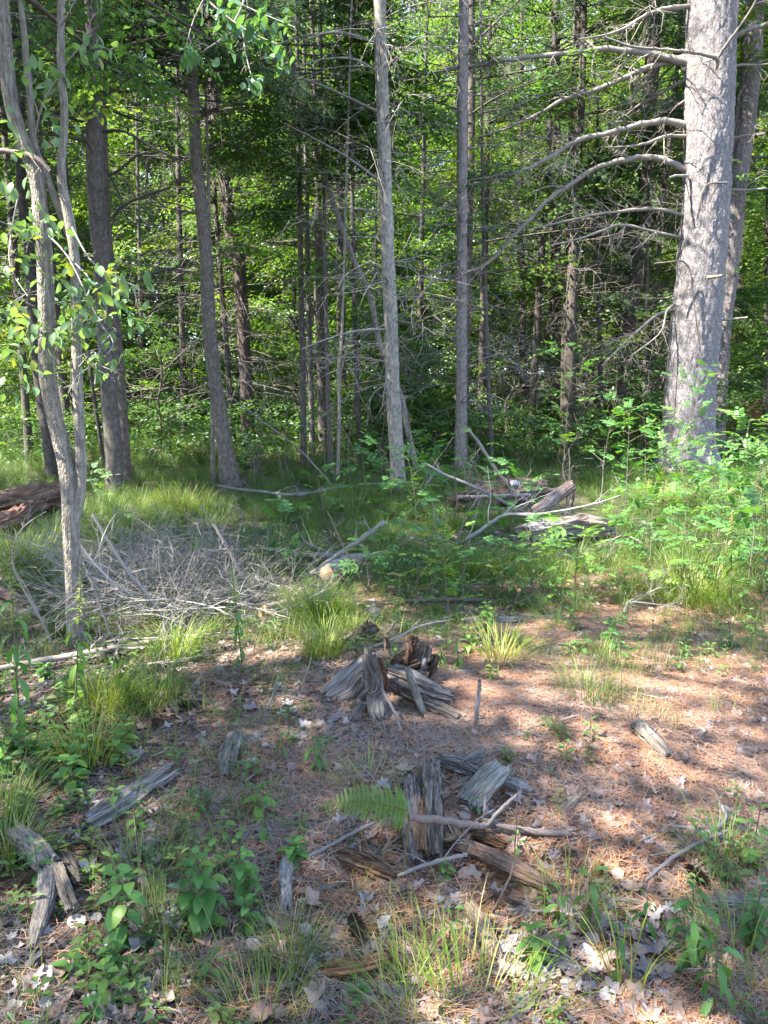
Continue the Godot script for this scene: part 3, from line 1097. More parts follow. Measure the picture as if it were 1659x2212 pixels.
	for q in [[[222, 200, 8], [250, 170, 7], [290, 140, 6], [330, 150, 4]], [[220, 215, 9], [270, 175, 7], [340, 135, 6], [390, 120, 4]], [[222, 285, 8], [270, 285, 7], [330, 320, 5], [400, 350, 4]], [[235, 380, 8], [260, 365, 6], [300, 335, 5], [350, 330, 3]], [[240, 475, 9], [265, 445, 7], [310, 425, 5], [370, 405, 4]], [[198, 270, 8], [150, 255, 6], [110, 245, 5], [60, 265, 3]], [[200, 190, 8], [170, 140, 6], [140, 90, 5], [120, 40, 3]], [[205, 620, 8], [290, 610, 6], [350, 585, 5], [430, 570, 3]]]:
		limb(a[0], q, a[2], 0.2, Color(0.085, 0.07, 0.06), 7, 0.9, 10 + q[0][1])
	crown(a[0], a[1], 4.6, 15.5, 3.2, 46, 28, "pine", pc, 65, 1.15, true)
	a = traced("pole_tree", "dark trunk half hidden directly behind the thickest left trunk", "tree",
		[[215, 100, 16], [225, 350, 17], [231, 500, 19], [246, 653, 20], [262, 853, 21], [275, 1053, 22]], 13.0, "smooth", Color(0.13, 0.108, 0.092), Color(0.08, 0.068, 0.06), 31, 0.15, 0.0, 14, 0.08)
	crown(a[0], a[1], 5.0, 12.5, 2.4, 24, 24, "broad", Color(0.045, 0.105, 0.03), 66, 1.1)
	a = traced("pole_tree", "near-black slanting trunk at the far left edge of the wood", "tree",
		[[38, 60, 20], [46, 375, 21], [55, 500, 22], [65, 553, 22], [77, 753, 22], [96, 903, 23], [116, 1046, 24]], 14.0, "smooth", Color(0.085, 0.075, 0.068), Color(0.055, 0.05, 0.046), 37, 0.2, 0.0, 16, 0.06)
	dead_whorls(a[0], a[1], 1.5, 8.0, 0.5, 1.7, Color(0.08, 0.07, 0.06), 56)
	crown(a[0], a[1], 5.2, 13.5, 2.8, 34, 26, "pine", pc, 67, 1.15, true)
	# thin poles among them: notes from top to foot
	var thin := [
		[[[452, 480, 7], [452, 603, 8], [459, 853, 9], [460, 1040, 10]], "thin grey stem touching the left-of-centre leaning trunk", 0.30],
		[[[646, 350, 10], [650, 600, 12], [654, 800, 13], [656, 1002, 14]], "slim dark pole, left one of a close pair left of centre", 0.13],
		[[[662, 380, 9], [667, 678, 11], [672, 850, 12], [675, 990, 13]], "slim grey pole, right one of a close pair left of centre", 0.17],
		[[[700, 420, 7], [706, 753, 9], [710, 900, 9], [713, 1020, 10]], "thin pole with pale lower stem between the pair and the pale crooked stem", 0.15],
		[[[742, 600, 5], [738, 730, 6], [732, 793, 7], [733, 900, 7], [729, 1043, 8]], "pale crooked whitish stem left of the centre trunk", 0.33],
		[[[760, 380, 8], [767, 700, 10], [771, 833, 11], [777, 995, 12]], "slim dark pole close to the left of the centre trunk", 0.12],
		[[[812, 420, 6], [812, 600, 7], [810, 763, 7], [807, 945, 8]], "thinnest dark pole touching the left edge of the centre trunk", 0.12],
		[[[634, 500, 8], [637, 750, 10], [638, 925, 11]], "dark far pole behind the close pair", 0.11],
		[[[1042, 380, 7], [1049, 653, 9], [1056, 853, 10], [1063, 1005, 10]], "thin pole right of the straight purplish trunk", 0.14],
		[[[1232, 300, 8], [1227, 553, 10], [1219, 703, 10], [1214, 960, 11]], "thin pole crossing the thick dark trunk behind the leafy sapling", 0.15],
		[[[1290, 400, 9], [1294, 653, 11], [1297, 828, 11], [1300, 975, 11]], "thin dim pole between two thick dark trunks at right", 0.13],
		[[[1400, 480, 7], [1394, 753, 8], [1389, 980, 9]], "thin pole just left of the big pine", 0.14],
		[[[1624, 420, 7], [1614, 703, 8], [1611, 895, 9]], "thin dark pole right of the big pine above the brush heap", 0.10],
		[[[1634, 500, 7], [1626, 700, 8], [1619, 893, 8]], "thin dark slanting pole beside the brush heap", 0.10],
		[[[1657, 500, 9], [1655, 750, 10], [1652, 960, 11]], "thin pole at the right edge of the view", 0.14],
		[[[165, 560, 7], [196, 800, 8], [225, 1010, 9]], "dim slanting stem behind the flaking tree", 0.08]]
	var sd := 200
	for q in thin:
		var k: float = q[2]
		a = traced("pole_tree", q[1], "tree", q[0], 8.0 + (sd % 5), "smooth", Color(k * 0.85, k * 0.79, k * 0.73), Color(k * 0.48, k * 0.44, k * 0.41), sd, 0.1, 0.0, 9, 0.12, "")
		dead_whorls(a[0], a[1], 1.5, 7.0, 0.7, 0.9, Color(0.15, 0.13, 0.115), sd + 1, 0.3, 2)
		crown(a[0], a[1], 5.0, 7.9 + (sd % 5), 1.6, 12, 18, "broad", Color(0.05, 0.11, 0.03), sd + 2, 1.0)
		sd += 7
	# thick dark trunks further in
	for q in [[[[465, 200, 24], [480, 350, 25], [505, 540, 26], [515, 553, 26], [525, 703, 27], [532, 853, 28], [536, 975, 30]], "dark shaggy trunk deep in the wood behind the left-of-centre trunk"],
			[[[1199, 0, 20], [1199, 250, 21], [1202, 325, 21], [1199, 603, 23], [1197, 803, 25], [1199, 945, 26]], "thick dark trunk right of centre behind the leafy sapling"],
			[[[1250, 0, 16], [1242, 250, 16], [1237, 450, 16], [1236, 700, 17], [1236, 950, 18]], "dark trunk right beside the thick one at right of centre"],
			[[[1417, 0, 24], [1404, 250, 24], [1374, 578, 26], [1359, 703, 27], [1344, 853, 29], [1338, 975, 31]], "dark trunk leaning right, left of the big pine"]]:
		a = traced("shaggy_tree", q[1], "tree", q[0], 16.0, "pine", Color(0.17, 0.14, 0.12), Color(0.10, 0.085, 0.075), sd, 0.25, 0.0, 26, 0.06)
		dead_whorls(a[0], a[1], 1.3, 8.0, 0.27, 2.6, Color(0.27, 0.24, 0.22), sd + 1, 0.5, 5)
		crown(a[0], a[1], 5.4, 15.5, 3.0, 38, 24, "pine", pc, sd + 2, 1.2, true)
		sd += 7
	build_big_pine()

func build_big_pine() -> void:
	var b1 := Color(0.325, 0.318, 0.328)
	var b2 := Color(0.25, 0.241, 0.247)
	var a := traced("pine_tree", "biggest trunk, sunlit pinkish grey pine with scaly bark and bare limbs at right", "tree",
		[[1540, 0, 94], [1534, 110, 98], [1531, 250, 96], [1526, 400, 94], [1521, 500, 95], [1516, 553, 96], [1503, 703, 101], [1490, 853, 105], [1484, 953, 108], [1482, 1012, 116]], 19.0, "pine", b1, b2, 3, 0.32, 0.0, 150, 0.03)
	var t: Node3D = a[0]
	var d: float = a[2]
	var lc := Color(0.34, 0.30, 0.26)
	var dk := Color(0.2, 0.17, 0.15)
	limb(t, [[1490, 140, 20], [1430, 122, 17], [1370, 112, 14], [1305, 107, 13], [1230, 115, 12], [1130, 125, 11], [1030, 142, 9], [905, 163, 5]], d, 0.2, lc, 26, 0.8, 301)
	limb(t, [[1545, 150, 9], [1549, 128, 9], [1505, 115, 8], [1430, 107, 7], [1370, 102, 6], [1305, 80, 4]], d - 0.5, 0.5, lc, 12, 0.6, 302)
	limb(t, [[1547, 130, 8], [1570, 95, 7], [1610, 40, 6], [1640, -10, 5]], d - 0.5, 0.3, dk, 5, 0.6, 303)
	limb(t, [[1480, 125, 15], [1440, 135, 14], [1390, 150, 13], [1330, 177, 12], [1280, 197, 11], [1220, 215, 9], [1155, 250, 8], [1090, 280, 6], [1015, 300, 3]], d, -0.4, lc, 24, 0.8, 304)
	limb(t, [[1488, 273, 18], [1430, 262, 15], [1370, 272, 13], [1305, 290, 12], [1245, 305, 12], [1180, 345, 10], [1110, 375, 8], [1015, 400, 4]], d, 0.3, lc, 26, 0.8, 305)
	limb(t, [[1488, 295, 10], [1440, 295, 9], [1395, 310, 7], [1355, 317, 5], [1305, 318, 3]], d, 0.6, lc, 10, 0.6, 306)
	limb(t, [[1495, 377, 20], [1450, 352, 16], [1390, 340, 14], [1330, 350, 13], [1280, 367, 12], [1230, 400, 11], [1180, 435, 10], [1140, 480, 9], [1100, 520, 9], [1060, 565, 9], [1010, 588, 8], [980, 598, 7], [925, 618, 4], [865, 690, 2]], d, 0.3, lc, 34, 0.9, 307)
	limb(t, [[1478, 465, 11], [1420, 452, 9], [1355, 455, 8], [1295, 462, 7], [1210, 480, 5], [1140, 497, 3]], d, 0.4, lc, 20, 0.8, 308)
	limb(t, [[1482, 515, 9], [1430, 505, 7], [1345, 486, 7], [1305, 497, 6], [1255, 515, 5], [1190, 530, 3]], d, 0.5, lc, 18, 0.7, 309)
	limb(t, [[1460, 668, 8], [1420, 680, 7], [1380, 713, 6], [1340, 750, 5], [1300, 790, 3]], d, 0.4, lc, 16, 0.6, 310, 0.6)
	limb(t, [[1462, 655, 6], [1440, 672, 5], [1425, 720, 4], [1360, 770, 2]], d, 0.6, lc, 10, 0.5, 311, 0.6)
	limb(t, [[1495, 12, 13], [1430, 22, 11], [1390, 36, 9], [1330, 70, 6], [1250, 85, 3]], d, 0.3, lc, 18, 0.9, 312)
	limb(t, [[1485, 170, 9], [1430, 200, 8], [1370, 235, 6], [1330, 270, 3]], d, -0.5, dk, 10, 0.7, 313)
	limb(t, [[1485, 215, 7], [1450, 235, 6], [1400, 260, 3]], d, -0.3, dk, 8, 0.7, 314)
	limb(t, [[1585, 80, 14], [1630, 60, 12], [1690, 45, 9], [1740, 25, 6]], d, 0.3, lc, 6, 0.7, 315)
	limb(t, [[1580, 142, 7], [1640, 140, 5], [1700, 138, 3]], d, 0.2, lc, 6, 0.6, 316)
	limb(t, [[1575, 300, 8], [1620, 293, 6], [1650, 290, 4]], d, 0.2, lc, 6, 0.6, 317)
	limb(t, [[1570, 410, 7], [1620, 410, 5], [1690, 405, 3]], d, 0.2, lc, 6, 0.6, 318)
	limb(t, [[1530, 600, 9], [1548, 597, 7], [1566, 594, 4]], d - 0.45, 0.3, Color(0.4, 0.34, 0.24), 0, 0.1, 319)
	limb(t, [[1535, 690, 8], [1580, 690, 6], [1615, 685, 4]], d - 0.2, 0.2, lc, 2, 0.3, 320)
	limb(t, [[1412, 570, 4], [1445, 566, 4], [1475, 565, 5], [1492, 590, 5], [1499, 660, 4], [1515, 770, 2]], d - 0.55, -0.05, dk, 3, 0.4, 321)
	limb(t, [[1570, 395, 5], [1530, 398, 5], [1515, 425, 5], [1518, 460, 3]], d - 0.52, 0.0, dk, 2, 0.2, 322)
	limb(t, [[1485, 380, 8], [1460, 380, 7], [1445, 384, 4]], d - 0.2, 0.3, Color(0.42, 0.38, 0.33), 0, 0.1, 323)
	for i in 4:
		# the root flare spreads into the needles
		var an := -0.3 + i * 1.05
		var m := MB.new()
		var p := []
		for s in 5:
			var f := s / 4.0
			var rp := Vector3(cos(an + f * 0.2), 0, sin(an + f * 0.2)) * (0.35 + 0.75 * f)
			p.append(rp + Vector3(0, gh(t.position.x + rp.x, t.position.z + rp.z) - t.position.y + 0.16 * (1 - f) * (1 - f) - 0.03, 0))
		wood_shape(m, p, [0.34, 0.26, 0.2, 0.12, 0.05], 0.8, 0.1, b1, b2, 14, 14, 70 + i)
		part(t, "root", m.mesh(), M.bark_pine)
	crown(t, a[1], 9.5, 18.5, 4.5, 46, 34, "pine", Color(0.06, 0.11, 0.055), 371, 1.3, true)
	a = traced("pine_tree", "second pine trunk close behind the right of the biggest trunk, leaning right", "tree",
		[[1631, 0, 36], [1625, 110, 36], [1614, 250, 36], [1593, 400, 37], [1584, 500, 37], [1574, 600, 38], [1560, 703, 38], [1549, 853, 40], [1543, 953, 42], [1541, 1000, 46]], 17.0, "pine", Color(0.33, 0.3, 0.3), Color(0.22, 0.2, 0.2), 5, 0.2, 0.9, 60, 0.035)
	t = a[0]
	d = a[2]
	for q in [[[1640, 150, 8], [1600, 200, 7], [1590, 260, 5], [1580, 300, 3]], [[1600, 330, 7], [1640, 340, 5], [1670, 330, 3]], [[1620, 330, 8], [1600, 345, 6], [1560, 350, 4]]]:
		limb(t, q, d, 0.2, dk, 6, 0.6, 330 + q[0][1])
	crown(t, a[1], 9.0, 16.5, 3.5, 36, 30, "pine", Color(0.06, 0.11, 0.055), 372, 1.3, true)

# where a thing stands, told by what one can find in the photograph
func by_trunk(u: float) -> String:
	for q in [[-20, "beyond the left edge"], [60, "left of the flaking tree"], [190, "behind the flaking tree"], [300, "behind the thickest left trunk"], [430, "between the two thick left trunks"], [530, "behind the left-of-centre leaning trunk"],
			[640, "left of the close pair of poles"], [720, "behind the close pair of poles"], [820, "left of the centre trunk"], [910, "behind the centre trunk"], [980, "between centre and purplish trunk"], [1060, "behind the straight purplish trunk"],
			[1180, "right of the straight purplish trunk"], [1280, "behind the tallest sapling"], [1410, "left of the big pine"], [1560, "behind the big pine"], [1680, "right of the pines"]]:
		if u < q[0]:
			return q[1]
	return "beyond the right edge"

func by_mark(u: float, w: float) -> String:
	var best := ""
	var least := 1e9
	for q in [[850, 1480, "old stump"], [915, 1760, "rotted log"], [690, 1330, "largest tussock"], [400, 1260, "left branch heap"], [165, 1385, "flaking tree's foot"], [280, 1720, "grooved log piece"], [500, 1630, "short grey chunk"], [100, 1900, "pronged bleached wood"],
			[450, 1940, "tallest toothed-leaf plant"], [250, 2030, "left toothed-leaf plant"], [620, 1910, "slim silver-grey stick"], [790, 1870, "crumbling orange chunk"], [770, 2085, "bottom orange wedge"], [1045, 2010, "bleached board"], [1090, 1870, "reddish board"],
			[1275, 1970, "middle lance-leaved plant"], [1490, 2040, "bushy lance-leaved plant"], [1410, 1600, "half-round log"], [1500, 1790, "lichen-spotted stick"], [1230, 1735, "pale curved bark"], [1640, 1950, "flat pale log"], [1050, 1345, "lichen log"], [1250, 1145, "silver-grey log"],
			[1190, 1085, "slanting pinkish log"], [1100, 1070, "dark crumbling log"], [862, 1058, "centre trunk's foot"], [497, 1048, "left-of-centre trunk's foot"], [1482, 1012, "big pine's foot"], [235, 1535, "bright yellow tuft"], [1640, 1300, "right edge seedlings"], [1490, 1300, "right tussock"], [750, 1180, "diagonal pole"], [1000, 2180, "bottom grass clump"]]:
		var dd := Vector2(u - q[0], (w - q[1]) * 1.4).length()
		if dd < least:
			least = dd
			var side: String = ("right of" if u > q[0] else "left of") if absf(u - q[0]) > absf(w - q[1]) * 1.2 else ("behind" if w < q[1] else "in front of")
			best = side + " the " + q[2]
	return best

func build_wood() -> void:
	var g := RandomNumberGenerator.new()
	g.seed = 51
	var sd := 3000
	var row := 0
	var greens := [Color(0.08, 0.165, 0.035), Color(0.10, 0.19, 0.038), Color(0.065, 0.145, 0.04), Color(0.12, 0.20, 0.04)]
	for z in [-17.0, -20.0, -23.5, -27.5, -32.0, -37.0, -43.0]:
		var half: float = 0.52 * -z + 2.5
		var n := int(half * 2.0 / (2.7 + row * 0.28))
		for i in n:
			var x: float = -half + (i + g.randf_range(0.15, 0.85)) * half * 2.0 / n
			var zz: float = z + g.randf_range(-1.3, 1.3)
			var base := gp(x, zz)
			var k := g.randf()
			var pine: bool = k < (0.16 if x > 0.5 else 0.04)
			var h := g.randf_range(12.0, 18.5)
			var col: Color = greens[g.randi() % 4]
			if pine:
				wood_tree("pine_tree", "dark needled pine in rank %d back, %s" % [row + 1, by_trunk(proj(base).x)], "tree", "pines back in the wood", base, h + 2.0, g.randf_range(0.1, 0.17), Vector2(g.randf_range(-0.04, 0.04), g.randf_range(-0.03, 0.03)),
					{"kind": "pine", "col": Color(0.055, 0.105, 0.05), "y0": g.randf_range(2.2, 4.0), "reach": g.randf_range(2.2, 3.2), "boughs": 34, "sprays": 20, "size": 1.35, "dead": 1.8, "dead_to": 5.0, "rise": 0.1}, sd)
			else:
				wood_tree("broadleaf_tree", "slender broadleaf tree in rank %d back, %s" % [row + 1, by_trunk(proj(base).x)], "tree", "broadleaf trees back in the wood", base, h, g.randf_range(0.06, 0.14), Vector2(g.randf_range(-0.06, 0.06), g.randf_range(-0.04, 0.04)),
					{"col": col, "y0": g.randf_range(1.3, 3.6), "reach": g.randf_range(2.2, 3.4), "boughs": 34, "sprays": 20, "size": 1.2 + row * 0.1}, sd)
			sd += 13
		row += 1
	for i in 64:
		var zz := g.randf_range(-15.5, -36.0)
		var x := g.randf_range(-0.52, 0.52) * -zz
		if absf(x) < 2.5 and zz > -17.0:
			x += 4.0 * signf(x)
		var h := g.randf_range(1.6, 4.2)
		wood_tree("shrub", "%s leafy shrub %s wood floor, %s" % ["tall" if h > 3.0 else "low", "on the near" if zz > -23.0 else "deep on the", by_trunk(proj(gp(x, zz)).x)], "shrub", "shrubs under the trees", gp(x, zz), h, 0.025, Vector2(g.randf_range(-0.15, 0.15), 0.0),
			{"col": greens[g.randi() % 4].lerp(Color(0.07, 0.15, 0.06), 0.3), "y0": 0.25, "reach": g.randf_range(0.9, 1.5), "boughs": 13, "sprays": 15, "size": 1.0, "rise": 0.7}, sd)
		sd += 13
	# the far wood, one mass beyond the last trees that can be told apart
	R.seed = 52
	var bag := Bag.new(4)
	for i in 24000:
		# crowns rise with distance, lit from above
		var f := R.randf()
		var zz := -46.0 - 30.0 * f - rr(0.0, 5.0)
		var x := rr(-0.62, 0.62) * -zz
		var y := 40.0 * f * (1.0 + 0.25 * nz.get_noise_2d(x * 0.35, zz * 0.35)) + rr(0.0, 2.5)
		var cc := Color(0.09, 0.175, 0.045).lerp(Color(0.15, 0.23, 0.07), clampf(nz.get_noise_3d(x * 0.5, y * 0.5, zz * 0.5) + 0.4, 0, 1))
		bag.add(i % 4, frame(Vector3(x, y + gh(x, zz), zz), rdir(), (Vector3.UP + rdir() * 0.6).normalized(), rr(2.4, 4.2)), tint(cc, 0.25))
	var far := Node3D.new()
	far.name = "distant_wood"
	add_child(far)
	far.set_meta("kind", "stuff")
	far.set_meta("label", "green mass of leaves of the far wood behind all trunks")
	pour(far, "foliage", S.broad, M.leaf, bag)

func build_shade_trees() -> void:
	# the trees that stand to the left of the view and behind the camera and shade the clearing
	var sd := 7000
	for q in [[-6.6, -1.9, 11.0, 4.6, 52, 0.16, 4.6], [-3.4, 1.4, 9.5, 3.4, 40, 0.10, 5.0], [-8.2, -6.2, 12.0, 4.4, 46, 0.16, 5.2], [-9.0, -11.5, 13.0, 4.4, 46, 0.17, 5.4], [-5.6, 3.4, 11.0, 3.6, 34, 0.14, 5.0], [-1.3, 0.9, 9.0, 3.2, 34, 0.1, 4.9]]:
		wood_tree("broadleaf_tree", "broadleaf tree beside the clearing whose crown shades it", "tree", "trees shading the clearing", gp(q[0], q[1]), q[2], q[5], Vector2(0.02, 0.01),
			{"col": Color(0.055, 0.12, 0.03), "y0": q[6], "reach": q[3], "boughs": q[4], "sprays": 42, "size": 1.15, "holes": true, "bark": Color(0.2, 0.18, 0.165), "lean": Vector3(0.1, 0, 0)}, sd)
		sd += 31
	# a leafy bough of a roadside tree that hangs into the top of the view
	var t := thing("leafy_branch", "bluish green leafy branch hanging into the top of the view left of centre", "branch", at(560, -60, 6.5))
	for q in [[[380, -60, 7], [470, 20, 5], [540, 70, 4], [600, 95, 2]], [[420, -40, 6], [520, 10, 4], [590, 40, 3], [640, 60, 2]], [[520, 20, 4], [530, 110, 3], [545, 170, 2]], [[560, -80, 6], [500, 60, 4], [440, 110, 2]], [[470, -60, 5], [420, 40, 3], [400, 110, 2]]]:
		limb(t, q, 6.5, 0.3, Color(0.3, 0.28, 0.25), 3, 0.25, 640 + q[0][0])
	R.seed = 641
	for i in 130:
		var c: Array = [[540, 90, 60, 40], [590, 60, 40, 40], [480, 20, 60, 25], [545, 170, 25, 25], [405, 110, 16, 14], [600, 130, 25, 30], [520, 40, 70, 25]][i % 7]
		var p := at(c[0] + R.randfn() * c[2] * 0.6, c[1] + R.randfn() * c[3] * 0.6, 6.5 - rr(0, 0.5))
		tinted_leaf(t, "cherry", p - t.position, (rdir() + Vector3(0, -0.7, 0)).normalized(), (Vector3.UP + rdir() * 0.6).normalized(), rr(0.07, 0.12), 8)

var leaf_mats := []
func leaf_mat(i: int) -> Material:
	if leaf_mats.is_empty():
		for c in [Color(0.07, 0.15, 0.04), Color(0.2, 0.24, 0.05), Color(0.12, 0.21, 0.10), Color(0.07, 0.168, 0.044), Color(0.12, 0.215, 0.045), Color(0.15, 0.22, 0.14), Color(0.062, 0.15, 0.038), Color(0.15, 0.18, 0.05), Color(0.07, 0.15, 0.075)]:
			var m := leafy(0.42, Color(1.0, 1.0, 0.6))
			m.albedo_color = c.linear_to_srgb()
			leaf_mats.append(m)
	return leaf_mats[i]

func tinted_leaf(t: Node3D, kind: String, o: Vector3, fwd: Vector3, up: Vector3, l: float, ci: int, called := "leaf") -> void:
	var v: Array = S.leaf[kind][0]
	part(t, called, v[R.randi() % v.size()], leaf_mat(ci), frame(o, fwd, up, l))

# ---------------------------------------------------------------- wood on the ground
func lay(notes: Array, flat: float) -> Array:
	var p := []
	var w := []
	# what rises well off the ground stands at the distance of its lowest point
	var low: Array = notes[0]
	for q in notes:
		if q.size() > 3 and low.size() > 3 and q[3] < low[3]:
			low = q
	var low_lift: float = low[3] if low.size() > 3 else 0.0
	var stand := px(low[0], low[1], minf(low_lift, 0.3))
	for q in notes:
		var lift: float = q[3] if q.size() > 3 else 0.0
		if lift > 0.16:
			p.append(at(q[0], q[1], -stand.z))
			w.append(q[2] / F * -stand.z)
			continue
		var g := px(q[0], q[1], 0.0)
		var d := -(cam_basis.inverse() * (g - EYE)).z
		var wm: float = q[2] / F * d
		g = px(q[0], q[1], lift + wm * 0.1 * flat)
		p.append(g)
		w.append(wm)
	return [p, w]

const WG := Color(0.33, 0.32, 0.325)
const WG2 := Color(0.17, 0.155, 0.15)
const WB := Color(0.24, 0.155, 0.105)
const WB2 := Color(0.13, 0.08, 0.055)
const WT := Color(0.42, 0.32, 0.24)
const WO := Color(0.36, 0.19, 0.09)

func wood_part(t: Node3D, called: String, notes: Array, flat: float, ragged: float, c1: Color, c2: Color, sd: int, ridge := 0.16, sides := 20, rings := 22, m_ := "wood") -> void:
	var l := lay(notes, flat)
	var p := []
	for q in l[0]:
		p.append(q - t.position)
	var m := MB.new()
	wood_shape(m, p, l[1], flat, ragged, c1 * 0.7, c2 * 0.7, sides * 2, rings + 12, sd, ridge)
	part(t, called, m.mesh(), M[m_])

func lying(called: String, label: String, category: String, notes: Array, flat: float, ragged: float, c1: Color, c2: Color, sd: int, group := "", ridge := 0.16, m_ := "wood") -> Node3D:
	var l := lay(notes, flat)
	var mid: Vector3 = l[0][l[0].size() / 2]
	var p := []
	for q in l[0]:
		p.append(q - mid)
	var m := MB.new()
	wood_shape(m, p, l[1], flat, ragged, c1 * 0.8, c2 * 0.8, 40, 34, sd, ridge)
	return single(called, label, category, m.mesh(), M[m_], Transform3D(Basis(), mid), group)

func stick(label: String, notes: Array, c: Color, twigs: int, sd: int, tl := 0.25, group := "", called := "fallen_branch") -> void:
	R.seed = 5000 + sd
	var l := lay(notes, 1.0)
	var mid: Vector3 = l[0][0]
	var p := []
	var r := []
	for i in l[0].size():
		p.append(l[0][i] - mid)
		r.append(l[1][i] * 0.5)
	var k: int = p.size() * 5
	var pts := spline(p, k)
	for i in range(1, k - 1):
		pts[i] += rdir() * r[0] * 0.25
	var rad := ramp(r, k)
	var m := MB.new()
	for i in k:
		rad[i] *= 1.0 + 0.18 * nf.get_noise_2d(i * 0.7, sd * 3.0)
	m.tube(pts, rad, 9, c, 1, 4.0)
	# rounded broken ends
	for i in twigs:
		var j := int(rr(0.1, 0.98) * (k - 2))
		var tan := (pts[j + 1] - pts[j]).normalized()
		var side := rdir()
		side.y = absf(side.y)
		twig_into(m, pts[j], tan * rr(0.3, 1.0) + side, tl * rr(0.4, 1.1), maxf(rad[j] * 0.45, 0.002), c, 3, 0.2)
	single(called, label, "branch", m.mesh(), M.twig, Transform3D(Basis(), mid), group)

func cut_log(called: String, label: String, notes: Array, c1: Color, c2: Color, cut: Color, sd: int) -> void:
	# a sawn log: bark, and a pale sawn face with rings at its first note
	var l := lay(notes, 1.0)
	var o: Vector3 = l[0][0]
	var t := thing(called, label, "log", o)
	var p := PackedVector3Array()
	for q in l[0]:
		p.append(q - o)
	var m := MB.new()
	var k := 16
	var pts := spline(Array(p), k)
	bark_shape(m, pts, ramp(l[1].map(func(x): return x * 0.5), k), 20, "smooth", c1, c2, sd)
	part(t, "bark", m.mesh(), M.bark_grey)
	var f := MB.new()
	var ax := (pts[0] - pts[1]).normalized()
	var a := ax.cross(Vector3.UP).normalized()
	var b := ax.cross(a)
	var r0: float = l[1][0] * 0.5 * 0.98
	for ring in 7:
		for j in 24:
			var th0 := TAU * j / 24
			var th1 := TAU * (j + 1) / 24
			var ra := r0 * ring / 7.0
			var rb := r0 * (ring + 1) / 7.0
			var col := cut.lerp(Color(cut.r * 0.6, cut.g * 0.5, cut.b * 0.4), 0.5 * (ring % 2) + 0.3 * nf.get_noise_2d(ring * 3.0, j * 0.6))
			var e := func(th: float, rad: float) -> Vector3: return (a * cos(th) + b * sin(th)) * rad + ax * (0.012 - 0.01 * rad / r0)
			f.tri(e.call(th0, ra), e.call(th1, rb), e.call(th0, rb), col)
			if ring > 0:
				f.tri(e.call(th0, ra), e.call(th1, ra), e.call(th1, rb), col)
	part(t, "sawn_face", f.mesh(), M.cut)

